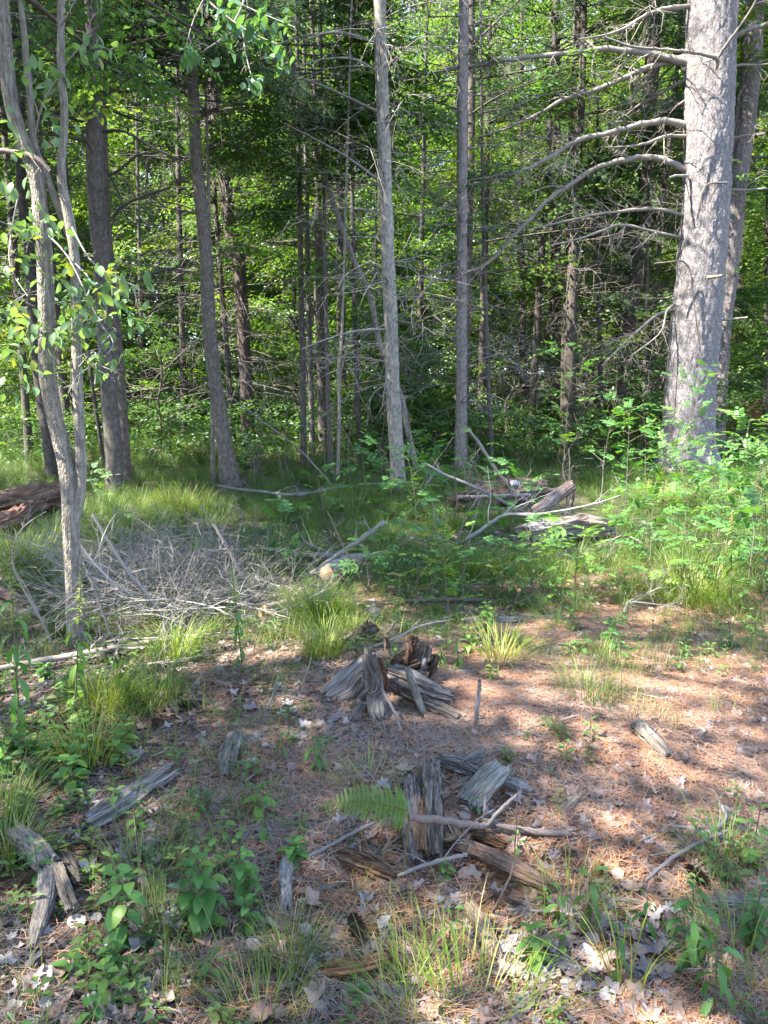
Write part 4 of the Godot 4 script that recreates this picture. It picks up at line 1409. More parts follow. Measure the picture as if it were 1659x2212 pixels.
func build_logs() -> void:
	# far left
	lying("rotten_log", "broad brown rotten log with a torn end at the left edge, behind the flaking tree", "log", [[-60, 1105, 70, 0.14], [20, 1090, 72, 0.14], [90, 1078, 66, 0.13], [140, 1068, 46, 0.1]], 0.9, 0.5, Color(0.25, 0.17, 0.125), Color(0.11, 0.07, 0.05), 1, "", 0.28)
	lying("rotten_log", "shorter reddish brown log in front of the broad rotten one at the left edge", "log", [[-40, 1150, 46, 0.1], [20, 1125, 46, 0.12], [58, 1100, 30, 0.12]], 0.9, 0.3, Color(0.27, 0.16, 0.12), Color(0.13, 0.07, 0.055), 2, "", 0.22)
	lying("grey_log", "grey weathered log at the left edge between the grasses, left of the near trunk's foot", "log", [[-60, 1290, 55], [10, 1310, 55], [60, 1325, 45], [102, 1335, 26]], 0.8, 0.5, Color(0.36, 0.33, 0.32), Color(0.22, 0.17, 0.15), 3)
	lying("bark_slab", "reddish bark slab lying on the grey log at the left edge", "bark", [[-20, 1270, 30, 0.12], [30, 1290, 34, 0.1], [62, 1312, 20, 0.06]], 0.3, 0.3, Color(0.28, 0.17, 0.13), Color(0.14, 0.09, 0.07), 4)
	stick("long pale pole lying on the ground below the near flaking trunk", [[-40, 1452, 13, 0.04], [60, 1432, 14, 0.05], [180, 1412, 14, 0.06], [290, 1393, 13, 0.06], [372, 1378, 12, 0.05], [420, 1372, 8, 0.02]], Color(0.36, 0.31, 0.27), 3, 2)
	# centre logs
	cut_log("sawn_log", "sawn log whose round pale end faces the viewer above the big grass tuft", [[705, 1238, 26, 0.15], [722, 1226, 27, 0.13], [765, 1212, 28, 0.1]], Color(0.3, 0.27, 0.25), Color(0.2, 0.18, 0.17), Color(0.5, 0.37, 0.24), 5)
	cut_log("sawn_log", "sawn log with a tan cut face, half hidden left of the big grass tuft", [[576, 1326, 36, 0.07], [615, 1314, 36, 0.07], [700, 1294, 36, 0.07]], Color(0.3, 0.26, 0.24), Color(0.2, 0.17, 0.16), Color(0.42, 0.3, 0.18), 6)
	stick("horizontal pale log behind the sawn end above the grass tuft", [[470, 1192, 8, 0.08], [575, 1187, 9, 0.1], [700, 1202, 17, 0.1], [780, 1205, 18, 0.08], [850, 1190, 12, 0.04]], Color(0.36, 0.32, 0.3), 3, 7)
	stick("pale pole propped diagonally up to the right behind the sawn end", [[672, 1240, 9, 0.05], [735, 1195, 10, 0.2], [790, 1158, 11, 0.3], [832, 1128, 12, 0.38]], Color(0.38, 0.35, 0.32), 3, 8)
	stick("thin stick crossing the propped diagonal pole", [[636, 1130, 6, 0.2], [655, 1168, 6, 0.15], [700, 1190, 6, 0.1], [760, 1215, 5, 0.05]], Color(0.34, 0.31, 0.29), 2, 9)
	stick("dark slender dead stem leaning over the diagonal pole", [[800, 1280, 6, 0.0], [770, 1230, 5, 0.25], [735, 1165, 4, 0.55], [708, 1106, 3, 0.8]], Color(0.15, 0.12, 0.11), 4, 10)
	stick("dark branch lying behind the stump, right of the big grass tuft", [[790, 1312, 8, 0.02], [860, 1300, 9, 0.03], [960, 1295, 9, 0.04], [1080, 1298, 8, 0.03], [1120, 1302, 5, 0.02]], Color(0.2, 0.17, 0.155), 4, 11)
	lying("mossy_log", "short grey log with white lichen in the plants behind the stump", "log", [[985, 1345, 26, 0.0], [1050, 1345, 26, 0.0], [1125, 1341, 24, 0.0], [1220, 1336, 18, 0.0]], 0.9, 0.2, Color(0.36, 0.34, 0.33), Color(0.14, 0.12, 0.11), 12, "", 0.2)
	stick("low branch on the ground just above the stump", [[800, 1370, 6, 0.01], [880, 1352, 8, 0.02], [960, 1340, 8, 0.02], [1000, 1338, 6, 0.01]], Color(0.22, 0.19, 0.17), 4, 13)
	# right middle
	lying("weathered_log", "broad smooth silver-grey log lying in the grass right of centre", "log", [[1110, 1165, 58, 0.08], [1190, 1150, 66, 0.12], [1260, 1140, 58, 0.12], [1330, 1140, 38, 0.08]], 0.8, 0.5, Color(0.36, 0.345, 0.34), Color(0.24, 0.19, 0.165), 14, "", 0.22)
	lying("weathered_log", "pinkish grey log slanting up to the right behind the silver-grey log", "log", [[1130, 1130, 26, 0.0], [1160, 1105, 27, 0.15], [1205, 1070, 27, 0.33], [1243, 1044, 25, 0.45]], 1.0, 0.2, Color(0.4, 0.33, 0.31), Color(0.29, 0.22, 0.2), 15, "", 0.1)
	lying("rotten_log", "dark brown crumbling log behind the dead branches right of the straight trunk", "log", [[975, 1085, 50, 0.1], [1050, 1072, 56, 0.12], [1120, 1062, 52, 0.12], [1190, 1058, 34, 0.1]], 0.8, 0.4, Color(0.2, 0.14, 0.105), Color(0.1, 0.065, 0.05), 16, "", 0.3)
	stick("thin straight log on top of the dark crumbling log", [[988, 1075, 9, 0.25], [1060, 1072, 9, 0.26], [1145, 1070, 9, 0.25]], Color(0.32, 0.29, 0.27), 1, 17)
	lying("log_end", "grey rounded log end in the grass at the right of the silver-grey log", "log", [[1360, 1128, 18, 0.02], [1385, 1130, 20, 0.03], [1410, 1140, 14, 0.02]], 0.9, 0.3, Color(0.33, 0.31, 0.31), Color(0.2, 0.17, 0.16), 18)
	stick("lichen-grey forked branch arching out of the grass towards the slanting log", [[900, 1222, 8, 0.02], [960, 1190, 9, 0.1], [1010, 1165, 9, 0.2], [1060, 1130, 8, 0.3], [1095, 1112, 7, 0.3], [1170, 1110, 6, 0.3], [1270, 1092, 4, 0.35], [1340, 1070, 3, 0.4]], Color(0.3, 0.295, 0.28), 12, 19, 0.6)
	stick("long dead branch slanting down right from the straight trunk's foot", [[915, 1000, 6, 0.4], [960, 1025, 7, 0.38], [1020, 1050, 8, 0.34], [1090, 1085, 8, 0.3], [1150, 1115, 7, 0.1]], Color(0.28, 0.26, 0.24), 7, 20, 0.5)
	stick("dead branch slanting from behind the straight trunk down to the dark log", [[1010, 925, 5, 0.55], [1040, 965, 7, 0.5], [1068, 1010, 7, 0.45], [1110, 1060, 8, 0.3], [1150, 1090, 7, 0.1]], Color(0.25, 0.235, 0.22), 6, 21, 0.5)
	stick("bow-shaped thin branch lying across the grass left of the centre trunk", [[470, 1050, 5, 0.1], [560, 1062, 6, 0.15], [650, 1068, 7, 0.15], [750, 1050, 6, 0.2], [860, 1042, 5, 0.2]], Color(0.27, 0.25, 0.24), 8, 22, 0.5)
	stick("tall thin dead stem leaning left behind the brush, beside the centre trunk", [[720, 1052, 5, 0.05], [650, 975, 4, 0.5], [560, 905, 3, 0.9], [480, 845, 3, 1.3], [440, 828, 2, 1.4]], Color(0.22, 0.2, 0.185), 4, 23, 0.4)
	stick("upright crooked stick in the grass left of the straight trunk", [[915, 1060, 5, 0.0], [930, 1035, 5, 0.2], [945, 1010, 4, 0.35], [948, 1000, 3, 0.4]], Color(0.4, 0.38, 0.36), 1, 24, 0.2)
	stick("dark upright broken stake beside the slanting pinkish log", [[1232, 1112, 11, 0.0], [1234, 1085, 10, 0.25], [1236, 1060, 9, 0.45]], Color(0.09, 0.08, 0.075), 0, 25)
	for i in 14:
		R.seed = 5400 + i
		var u := rr(980, 1400)
		var w := rr(1080, 1330)
		stick("thin dead twig tangled in grass " + by_mark(u, w), [[u, w, 4, 0.02], [u + rr(20, 60), w - rr(-10, 30), 4, rr(0.05, 0.3)], [u + rr(70, 150), w - rr(-20, 60), 2, rr(0.1, 0.5)]], Color(0.27, 0.25, 0.235), 4, 5400 + i, 0.3, "dead twigs around the right-hand logs")
	for i in 12:
		R.seed = 5500 + i
		var u := rr(820, 1230)
		var w := rr(1060, 1150)
		stick("upright bare bush stem " + by_mark(u, w), [[u, w, 3.5, 0.0], [u + rr(-25, 25), w - 60, 3, 0.45], [u + rr(-60, 60), w - rr(90, 190), 1.5, rr(0.9, 1.3)]], Color(0.14, 0.12, 0.11), 5, 5500 + i, 0.4, "bare bush stems among the logs")
	for i in 16:
		R.seed = 5600 + i
		var u := rr(530, 900)
		var w := rr(1000, 1055)
		stick("thin bare stem at the wood's edge, " + by_trunk(u), [[u, w, 2.5, 0.0], [u + rr(-15, 15), w - 70, 2, 0.6], [u + rr(-50, 50), w - rr(100, 200), 1.2, rr(1.0, 1.6)]], Color(0.17, 0.15, 0.135), 4, 5600 + i, 0.4, "bare stems at the wood's edge")
	# foreground driftwood-like pieces
	lying("driftwood_piece", "long grey grooved log piece lying slantwise at lower left", "wood", [[172, 1785, 56, 0.0], [240, 1748, 60, 0.02], [310, 1700, 52, 0.03], [385, 1655, 40, 0.03]], 0.7, 0.55, Color(0.37, 0.36, 0.37), WG2, 31, "", 0.3)
	lying("bark_slab", "rough brown bark slab below the long grooved log piece", "bark", [[165, 1815, 46, 0.0], [215, 1812, 52, 0.0], [285, 1800, 30, 0.0]], 0.3, 0.4, Color(0.25, 0.2, 0.18), Color(0.13, 0.1, 0.09), 32, "", 0.35)
	lying("driftwood_piece", "upright-lying short grey chunk of wood left of centre on bare soil", "wood", [[490, 1685, 25, 0.0], [492, 1645, 37, 0.02], [500, 1612, 36, 0.03], [510, 1580, 27, 0.03]], 0.8, 0.35, Color(0.35, 0.34, 0.34), WG2, 33, "", 0.26)
	var t := thing("split_branch_piece", "sun-bleached wood piece with splintered prongs at the left edge below", "wood", px(110, 1890))
	wood_part(t, "stem", [[30, 1795, 42, 0.02], [70, 1830, 52, 0.04], [110, 1875, 46, 0.06]], 0.8, 0.3, Color(0.52, 0.47, 0.42), Color(0.33, 0.28, 0.25), 34, 0.16)
	wood_part(t, "prong", [[105, 1870, 38, 0.06], [100, 1935, 36, 0.05], [84, 2000, 32, 0.02], [66, 2062, 20, 0.0]], 0.8, 0.4, Color(0.33, 0.325, 0.33), Color(0.2, 0.19, 0.19), 35, 0.12)
	wood_part(t, "prong", [[118, 1865, 22, 0.07], [135, 1920, 20, 0.06], [152, 1975, 14, 0.03]], 0.7, 0.5, Color(0.4, 0.37, 0.35), Color(0.26, 0.23, 0.22), 36, 0.14)
	wood_part(t, "prong", [[126, 1862, 16, 0.08], [148, 1915, 13, 0.08], [166, 1960, 8, 0.06]], 0.6, 0.6, Color(0.45, 0.4, 0.36), Color(0.28, 0.24, 0.22), 37, 0.14)
	wood_part(t, "prong", [[128, 1845, 30, 0.05], [155, 1880, 32, 0.05], [172, 1915, 18, 0.03]], 0.7, 0.5, Color(0.16, 0.135, 0.12), Color(0.09, 0.075, 0.07), 38, 0.3)
	lying("driftwood_piece", "slim silver-grey stick of wood standing below the thin grey branch, left of centre", "wood", [[618, 1975, 22, 0.0], [617, 1920, 28, 0.02], [618, 1870, 28, 0.03], [622, 1845, 16, 0.03]], 0.7, 0.5, Color(0.42, 0.41, 0.42), Color(0.27, 0.26, 0.27), 39, "", 0.16)
	lying("rotten_chunk", "crumbling orange brown chunk of rotten wood at lower centre", "wood", [[728, 1842, 34, 0.0], [775, 1858, 48, 0.02], [820, 1880, 46, 0.02], [862, 1900, 26, 0.0]], 0.6, 0.4, WO.lerp(WB, 0.4), WB2, 40, "", 0.42)
	stick("long thin grey branch behind the crumbling orange chunk", [[640, 1858, 7, 0.01], [690, 1838, 8, 0.02], [760, 1800, 8, 0.02], [808, 1778, 6, 0.02]], Color(0.24, 0.215, 0.21), 0, 41)
	lying("wood_splinter", "thin grey splinter below the crumbling orange chunk", "wood", [[656, 1926, 14, 0.0], [700, 1918, 16, 0.01], [755, 1902, 8, 0.01]], 0.4, 0.5, Color(0.38, 0.36, 0.35), WG2, 42)
	lying("rotten_chunk", "orange brown rotten wedge of wood at the bottom centre", "wood", [[690, 2095, 34, 0.0], [740, 2090, 44, 0.02], [800, 2080, 40, 0.03], [850, 2066, 24, 0.02]], 0.6, 0.4, Color(0.4, 0.23, 0.12), Color(0.25, 0.13, 0.07), 43, "", 0.24)
	lying("driftwood_piece", "flat grey plank-like piece running down from the bottom centre wedge", "wood", [[650, 2020, 26, 0.0], [670, 2080, 40, 0.0], [700, 2140, 40, 0.0], [720, 2190, 24, 0.0]], 0.4, 0.5, Color(0.36, 0.33, 0.31), WG2, 44, "", 0.26)
	lying("driftwood_piece", "pale grey worn slab half buried between the bottom left plants", "wood", [[375, 2055, 20, 0.0], [430, 2085, 34, 0.0], [490, 2115, 40, 0.0], [500, 2160, 20, 0.0]], 0.35, 0.5, Color(0.4, 0.37, 0.34), Color(0.25, 0.21, 0.19), 45, "", 0.3)
	lying("wood_splinter", "pale chip of weathered wood between the two tall nettle-like plants", "wood", [[330, 2000, 22, 0.0], [370, 1988, 30, 0.01], [400, 1976, 16, 0.01]], 0.4, 0.4, Color(0.46, 0.43, 0.4), Color(0.32, 0.29, 0.27), 46)
	lying("plank", "brown upright-lying board with a bleached face at lower right centre", "wood", [[1010, 1945, 24, 0.02], [1035, 1985, 38, 0.03], [1062, 2040, 34, 0.02], [1082, 2078, 18, 0.0]], 0.5, 0.3, Color(0.46, 0.36, 0.28), Color(0.28, 0.19, 0.13), 47, "", 0.12)
	lying("bark_slab", "round tan flake of bark at the foot of the bleached board", "bark", [[1040, 2085, 30, 0.0], [1062, 2085, 52, 0.01], [1084, 2085, 30, 0.0]], 0.25, 0.2, Color(0.46, 0.31, 0.19), Color(0.34, 0.21, 0.12), 48, "", 0.2)
	lying("bark_slab", "orange strip of bark left of the bleached board's lower end", "bark", [[1010, 2010, 20, 0.0], [1022, 2050, 28, 0.01], [1034, 2085, 22, 0.0]], 0.25, 0.4, Color(0.42, 0.26, 0.15), Color(0.3, 0.17, 0.09), 49)
	lying("plank", "long reddish brown split board lying downhill right of the stump log", "wood", [[985, 1822, 36, 0.03], [1050, 1845, 40, 0.04], [1120, 1880, 42, 0.04], [1195, 1918, 34, 0.02]], 0.6, 0.2, Color(0.31, 0.21, 0.16), Color(0.2, 0.13, 0.1), 50, "", 0.2)
	lying("rotten_chunk", "orange broken wood just above the long reddish board", "wood", [[1020, 1800, 20, 0.02], [1050, 1808, 26, 0.03], [1100, 1828, 16, 0.02]], 0.7, 0.5, Color(0.4, 0.22, 0.1), WB2, 51, "", 0.3)
	lying("rotten_chunk", "dark brown rotten wood lying in the hollow under the reddish board", "wood", [[1000, 1975, 20, 0.0], [1030, 1955, 28, 0.01], [1075, 1925, 22, 0.02]], 0.6, 0.4, WB, WB2, 52, "", 0.4)
	lying("rotten_chunk", "brown flaking wood left below the reddish board", "wood", [[960, 1985, 20, 0.0], [1000, 1965, 30, 0.0], [1050, 1950, 18, 0.0]], 0.5, 0.5, Color(0.2, 0.12, 0.08), WB2, 53, "", 0.4)
	stick("straight bare stick with bark lying across the stump log", [[882, 1764, 16, 0.14], [950, 1772, 16, 0.12], [1020, 1782, 15, 0.09], [1050, 1783, 14, 0.07]], Color(0.27, 0.2, 0.175), 0, 54)
	stick("dark stick continuing right from the straight bare stick", [[1040, 1768, 10, 0.06], [1080, 1782, 13, 0.05], [1150, 1795, 14, 0.03], [1232, 1802, 13, 0.02]], Color(0.19, 0.155, 0.15), 2, 55, 0.12)
	stick("thin grey branch rising to the right from the two crossing sticks", [[1052, 1782, 9, 0.05], [1085, 1745, 8, 0.12], [1120, 1712, 6, 0.18]], Color(0.27, 0.245, 0.24), 0, 56)
	stick("short upright peg at the crossing of the sticks", [[1046, 1780, 8, 0.02], [1047, 1750, 7, 0.1], [1048, 1722, 6, 0.18]], Color(0.22, 0.19, 0.19), 0, 57)
	stick("grey forked branch in front of the stump log", [[860, 1892, 7, 0.02], [920, 1868, 9, 0.05], [980, 1852, 9, 0.07], [1008, 1846, 9, 0.07]], Color(0.27, 0.25, 0.25), 2, 58, 0.2)
	lying("driftwood_piece", "pale curved piece of bark lying on needles right of the grey slab", "wood", [[1208, 1756, 18, 0.0], [1228, 1735, 26, 0.02], [1252, 1716, 18, 0.03]], 0.5, 0.3, Color(0.5, 0.42, 0.34), Color(0.4, 0.34, 0.31), 59, "", 0.14)
	lying("driftwood_piece", "weathered half-round log with tan heart at right, pointing down", "wood", [[1376, 1562, 30, 0.02], [1395, 1585, 36, 0.03], [1420, 1610, 36, 0.03], [1450, 1640, 22, 0.01]], 0.7, 0.3, Color(0.46, 0.42, 0.37), Color(0.27, 0.23, 0.2), 60, "", 0.22)
	lying("bark_slab", "dark flat bark piece right of the half-round log", "bark", [[1440, 1590, 16, 0.0], [1490, 1598, 24, 0.01], [1545, 1602, 12, 0.0]], 0.3, 0.4, Color(0.15, 0.12, 0.115), Color(0.09, 0.075, 0.07), 61, "", 0.3)
	lying("driftwood_piece", "tan upright piece of wood beside a curved dead stick, right of the stump", "wood", [[1200, 1548, 14, 0.03], [1208, 1566, 18, 0.02], [1222, 1588, 12, 0.0]], 0.7, 0.3, Color(0.44, 0.34, 0.22), Color(0.3, 0.22, 0.14), 62)
	stick("curved dead stick lying beside the tan piece right of the stump", [[1165, 1600, 7, 0.0], [1190, 1570, 7, 0.02], [1215, 1555, 7, 0.03], [1250, 1545, 5, 0.03]], Color(0.26, 0.2, 0.175), 1, 63)
	stick("upright thin dead stem just right of the stump roots", [[1028, 1570, 10, 0.0], [1030, 1530, 10, 0.1], [1035, 1495, 9, 0.2], [1036, 1470, 9, 0.27]], Color(0.26, 0.225, 0.215), 1, 64, 0.12)
	stick("dark stick lying with pale leaves right of centre, below the mound", [[1225, 1610, 6, 0.0], [1270, 1600, 7, 0.01], [1340, 1575, 5, 0.01]], Color(0.18, 0.15, 0.14), 2, 65, 0.12)
	stick("long grey branch curving across the needles at the lower right", [[1395, 1900, 8, 0.01], [1450, 1855, 9, 0.03], [1510, 1820, 9, 0.03], [1570, 1795, 9, 0.03]], Color(0.25, 0.22, 0.22), 4, 66, 0.18)
	stick("lichen-spotted stick lying above the long curving branch at right", [[1440, 1785, 10, 0.0], [1490, 1790, 11, 0.01], [1535, 1795, 10, 0.01], [1566, 1770, 8, 0.02], [1560, 1740, 6, 0.03]], Color(0.36, 0.34, 0.33), 2, 67, 0.12)
	lying("wood_splinter", "reddish splinter of wood left of the lichen-spotted stick", "wood", [[1362, 1762, 12, 0.0], [1400, 1778, 18, 0.01], [1435, 1795, 10, 0.0]], 0.4, 0.5, Color(0.33, 0.24, 0.19), WB2, 68)
	lying("driftwood_piece", "pale flat log running to the right edge behind the tall aster plants", "wood", [[1510, 1945, 24, 0.0], [1570, 1948, 34, 0.01], [1640, 1955, 40, 0.02], [1700, 1965, 40, 0.02]], 0.7, 0.3, Color(0.46, 0.44, 0.43), Color(0.3, 0.27, 0.26), 69, "", 0.16)
	lying("driftwood_piece", "long whitish weathered branch half buried across the lower right", "wood", [[1200, 1935, 14, 0.0], [1290, 1940, 18, 0.01], [1350, 1945, 16, 0.01], [1425, 1955, 10, 0.0]], 0.7, 0.3, Color(0.45, 0.41, 0.37), Color(0.3, 0.25, 0.22), 70, "", 0.2)
	lying("driftwood_piece", "flat bleached strip of wood right of the long reddish board", "wood", [[1385, 1865, 16, 0.0], [1430, 1885, 24, 0.01], [1475, 1915, 20, 0.0]], 0.4, 0.4, Color(0.5, 0.44, 0.4), Color(0.36, 0.28, 0.23), 71, "", 0.2)
	lying("rotten_chunk", "orange upright chunk of wood on the needles, right of the reddish board", "wood", [[1290, 1900, 16, 0.0], [1292, 1878, 24, 0.03], [1298, 1858, 16, 0.06]], 0.7, 0.4, Color(0.42, 0.25, 0.12), Color(0.27, 0.14, 0.07), 72, "", 0.2)
	stick("thin branch lying over leaves below the long reddish board", [[1095, 1965, 6, 0.01], [1150, 1966, 7, 0.02], [1230, 1975, 7, 0.02], [1300, 2005, 7, 0.01], [1350, 2045, 5, 0.0]], Color(0.32, 0.28, 0.265), 3, 73, 0.15)
	stick("brown seedling stem rising past the reddish board", [[1062, 1975, 8, 0.0], [1085, 1930, 6, 0.12], [1108, 1870, 4, 0.3], [1115, 1790, 3, 0.5], [1118, 1700, 2, 0.72]], Color(0.2, 0.14, 0.11), 2, 74, 0.08)
	stick("dark bare twig lying left of the stump", [[570, 1545, 6, 0.0], [588, 1505, 6, 0.02], [596, 1470, 4, 0.06]], Color(0.2, 0.18, 0.18), 1, 75, 0.12)
	stick("long curved thin stick on the needles left of the stump", [[600, 1510, 4, 0.01], [640, 1490, 4, 0.01], [662, 1455, 3, 0.02], [672, 1420, 3, 0.06]], Color(0.3, 0.25, 0.23), 0, 76)
	stick("white crooked twig lying left of the grooved log piece", [[170, 1735, 7, 0.0], [210, 1732, 7, 0.02], [275, 1730, 6, 0.02]], Color(0.5, 0.48, 0.46), 0, 77)
	for i in 120:
		R.seed = 5800 + i
		var u := rr(60, 1600)
		var w := rr(1440, 2200)
		var a := rr(0, TAU)
		var l := rr(25, 80)
		stick("small dead stick lying " + by_mark(u, w), [[u, w, rr(2.5, 5.0), 0.005], [u + cos(a) * l * 0.5, w + sin(a) * l * 0.25, 4, 0.012], [u + cos(a) * l + rr(-8, 8), w + sin(a) * l * 0.5, 2.5, 0.008]], Color(0.27, 0.22, 0.2).lerp(Color(0.4, 0.36, 0.34), R.randf()), 1, 5800 + i, 0.07, "small sticks on the ground", "dead_stick")

func build_stumps() -> void:
	var t := thing("old_stump", "decayed grey stump with upright splinters and spreading roots in the middle", "stump", px(850, 1500))
	wood_part(t, "root", [[700, 1520, 60, -0.03], [755, 1490, 105, 0.0], [800, 1455, 110, 0.06], [825, 1440, 70, 0.1]], 0.75, 0.1, Color(0.27, 0.255, 0.27), Color(0.17, 0.155, 0.155), 80, 0.12, 28, 26)
	wood_part(t, "splinter", [[820, 1565, 30, 0.0], [812, 1510, 40, 0.06], [805, 1465, 38, 0.16], [797, 1425, 28, 0.28], [793, 1392, 12, 0.37]], 0.8, 0.3, Color(0.37, 0.365, 0.375), Color(0.2, 0.185, 0.18), 81, 0.22, 22, 30)
	wood_part(t, "inner_splinter", [[838, 1490, 22, 0.08], [826, 1450, 22, 0.18], [818, 1418, 14, 0.27]], 0.7, 0.5, Color(0.26, 0.13, 0.075), Color(0.17, 0.085, 0.055), 82, 0.2)
	wood_part(t, "root", [[835, 1450, 44, 0.1], [885, 1470, 46, 0.1], [930, 1492, 44, 0.06], [985, 1508, 24, 0.02]], 0.7, 0.3, Color(0.35, 0.33, 0.325), Color(0.17, 0.15, 0.145), 83, 0.36, 24, 34)
	wood_part(t, "root", [[860, 1480, 30, 0.05], [915, 1510, 34, 0.04], [965, 1535, 30, 0.02], [1000, 1555, 22, 0.0]], 0.6, 0.5, Color(0.39, 0.34, 0.31), Color(0.24, 0.19, 0.165), 84, 0.3, 24, 30)
	for q in [[[846, 1452, 24, 0.04], [862, 1428, 30, 0.1], [884, 1410, 18, 0.14]], [[872, 1456, 26, 0.04], [892, 1426, 34, 0.12], [906, 1396, 18, 0.16]], [[898, 1458, 24, 0.04], [914, 1424, 30, 0.12], [920, 1392, 14, 0.16]], [[918, 1462, 22, 0.02], [934, 1436, 26, 0.08], [938, 1408, 14, 0.14]], [[858, 1438, 26, 0.06], [900, 1440, 30, 0.06], [944, 1440, 20, 0.03]]]:
		wood_part(t, "rotten_heart", q, 0.8, 0.8, Color(0.23, 0.155, 0.11), Color(0.11, 0.075, 0.055), 85 + int(q[0][0]), 0.42, 18, 20)
	wood_part(t, "rotten_heart", [[880, 1440, 22, 0.1], [888, 1400, 30, 0.2], [890, 1372, 16, 0.3]], 0.8, 0.4, Color(0.2, 0.11, 0.07), Color(0.10, 0.065, 0.05), 86, 0.4)
	wood_part(t, "root", [[915, 1450, 30, 0.1], [900, 1475, 34, 0.02], [880, 1495, 24, 0.0]], 0.8, 0.3, Color(0.28, 0.265, 0.27), Color(0.16, 0.14, 0.14), 87, 0.2)
	wood_part(t, "root", [[790, 1525, 24, 0.02], [770, 1545, 24, 0.0], [755, 1560, 18, 0.0]], 0.7, 0.3, Color(0.33, 0.32, 0.33), WG2, 88, 0.3)
	wood_part(t, "splinter", [[835, 1370, 10, 0.2], [836, 1400, 12, 0.1], [838, 1425, 12, 0.05]], 0.8, 0.4, Color(0.44, 0.34, 0.27), Color(0.3, 0.22, 0.17), 89, 0.2)
	lying("driftwood_piece", "pale greenish grey stick of wood leaning on the old stump's roots", "wood", [[918, 1545, 14, 0.0], [900, 1500, 20, 0.08], [888, 1465, 20, 0.17], [879, 1440, 18, 0.24]], 0.8, 0.2, Color(0.47, 0.48, 0.45), Color(0.33, 0.34, 0.32), 90, "", 0.14)
	lying("driftwood_piece", "bluish grey short stick leaning behind the old stump's roots", "wood", [[908, 1460, 10, 0.05], [914, 1435, 11, 0.12], [918, 1420, 9, 0.18]], 0.8, 0.2, Color(0.36, 0.36, 0.42), Color(0.28, 0.28, 0.32), 91)
	lying("driftwood_piece", "dark gnarled root end behind the old stump under the yellow-green grass", "wood", [[740, 1395, 30, 0.0], [780, 1375, 40, 0.02], [810, 1350, 24, 0.1]], 0.9, 0.4, Color(0.3, 0.27, 0.255), Color(0.15, 0.125, 0.115), 92, "", 0.42)
	stick("thin dark stick leaning across the front of the old stump", [[868, 1580, 5, 0.02], [850, 1535, 6, 0.06], [825, 1488, 6, 0.13]], Color(0.27, 0.22, 0.2), 0, 93)
	stick("thin pale stick standing behind the old stump", [[860, 1335, 3, 0.15], [838, 1365, 4, 0.05], [815, 1385, 4, 0.0]], Color(0.45, 0.38, 0.3), 1, 94)
	stick("long thin stick behind the old stump pointing right", [[800, 1400, 4, 0.03], [860, 1375, 5, 0.06], [910, 1352, 5, 0.08], [970, 1340, 4, 0.06]], Color(0.33, 0.29, 0.26), 2, 95)
	t = thing("rotted_log", "upright-lying rotted log split along its grain, sunlit orange in the middle, behind the fern", "log", px(915, 1760))
	wood_part(t, "shell", [[893, 1680, 38, 0.03], [896, 1740, 40, 0.05], [893, 1810, 40, 0.04], [898, 1880, 30, 0.0]], 0.9, 0.4, Color(0.4, 0.37, 0.37), Color(0.25, 0.19, 0.165), 100, 0.26, 24, 40)
	wood_part(t, "shell", [[930, 1648, 42, 0.04], [932, 1720, 46, 0.06], [932, 1800, 46, 0.05], [938, 1868, 34, 0.0]], 0.9, 0.4, Color(0.33, 0.29, 0.27), Color(0.17, 0.13, 0.11), 101, 0.34, 26, 44)
	wood_part(t, "core", [[912, 1700, 30, 0.05], [914, 1780, 36, 0.07], [914, 1850, 26, 0.03]], 0.8, 0.3, Color(0.44, 0.27, 0.17), Color(0.28, 0.16, 0.1), 102, 0.3, 20, 36)
	wood_part(t, "core", [[960, 1740, 24, 0.0], [975, 1790, 44, 0.01], [990, 1825, 30, 0.0]], 0.5, 0.4, Color(0.5, 0.38, 0.3), Color(0.38, 0.22, 0.13), 103, 0.36)
	lying("wood_slab", "broad grey weathered slab of wood leaning right of the rotted log", "wood", [[1003, 1745, 62, 0.0], [1030, 1712, 72, 0.03], [1060, 1680, 68, 0.06], [1092, 1650, 56, 0.08]], 0.32, 0.18, Color(0.36, 0.355, 0.345), Color(0.26, 0.245, 0.235), 104, "", 0.14)
	lying("driftwood_piece", "dark twisted root lying above the grey slab", "wood", [[940, 1640, 22, 0.03], [985, 1650, 34, 0.03], [1030, 1668, 34, 0.02], [1065, 1675, 20, 0.02]], 0.8, 0.4, Color(0.27, 0.26, 0.265), Color(0.13, 0.12, 0.12), 105, "", 0.42)
	lying("driftwood_piece", "frayed grey splinter of root above the dark twisted one", "wood", [[985, 1655, 20, 0.04], [1020, 1640, 26, 0.05], [1048, 1625, 16, 0.06]], 0.6, 0.6, Color(0.33, 0.32, 0.325), Color(0.2, 0.185, 0.185), 106, "", 0.36)
	lying("driftwood_piece", "bluish white piece of branch sticking out right of the grey slab", "wood", [[1085, 1685, 22, 0.02], [1120, 1695, 26, 0.02], [1154, 1712, 14, 0.0]], 0.8, 0.3, Color(0.5, 0.52, 0.56), Color(0.37, 0.37, 0.4), 107, "", 0.16)
	lying("wood_splinter", "grey splinter lying between the rotted log and the grey slab", "wood", [[975, 1710, 14, 0.0], [1000, 1690, 20, 0.02], [1025, 1672, 12, 0.03]], 0.6, 0.5, Color(0.27, 0.25, 0.24), WG2, 108, "", 0.3)
	lying("rotten_chunk", "reddish rotten wood fragments between the rotted log and the grey slab", "wood", [[955, 1765, 18, 0.0], [968, 1740, 26, 0.01], [985, 1720, 16, 0.02]], 0.5, 0.5, Color(0.33, 0.2, 0.15), WB2, 109, "", 0.4)
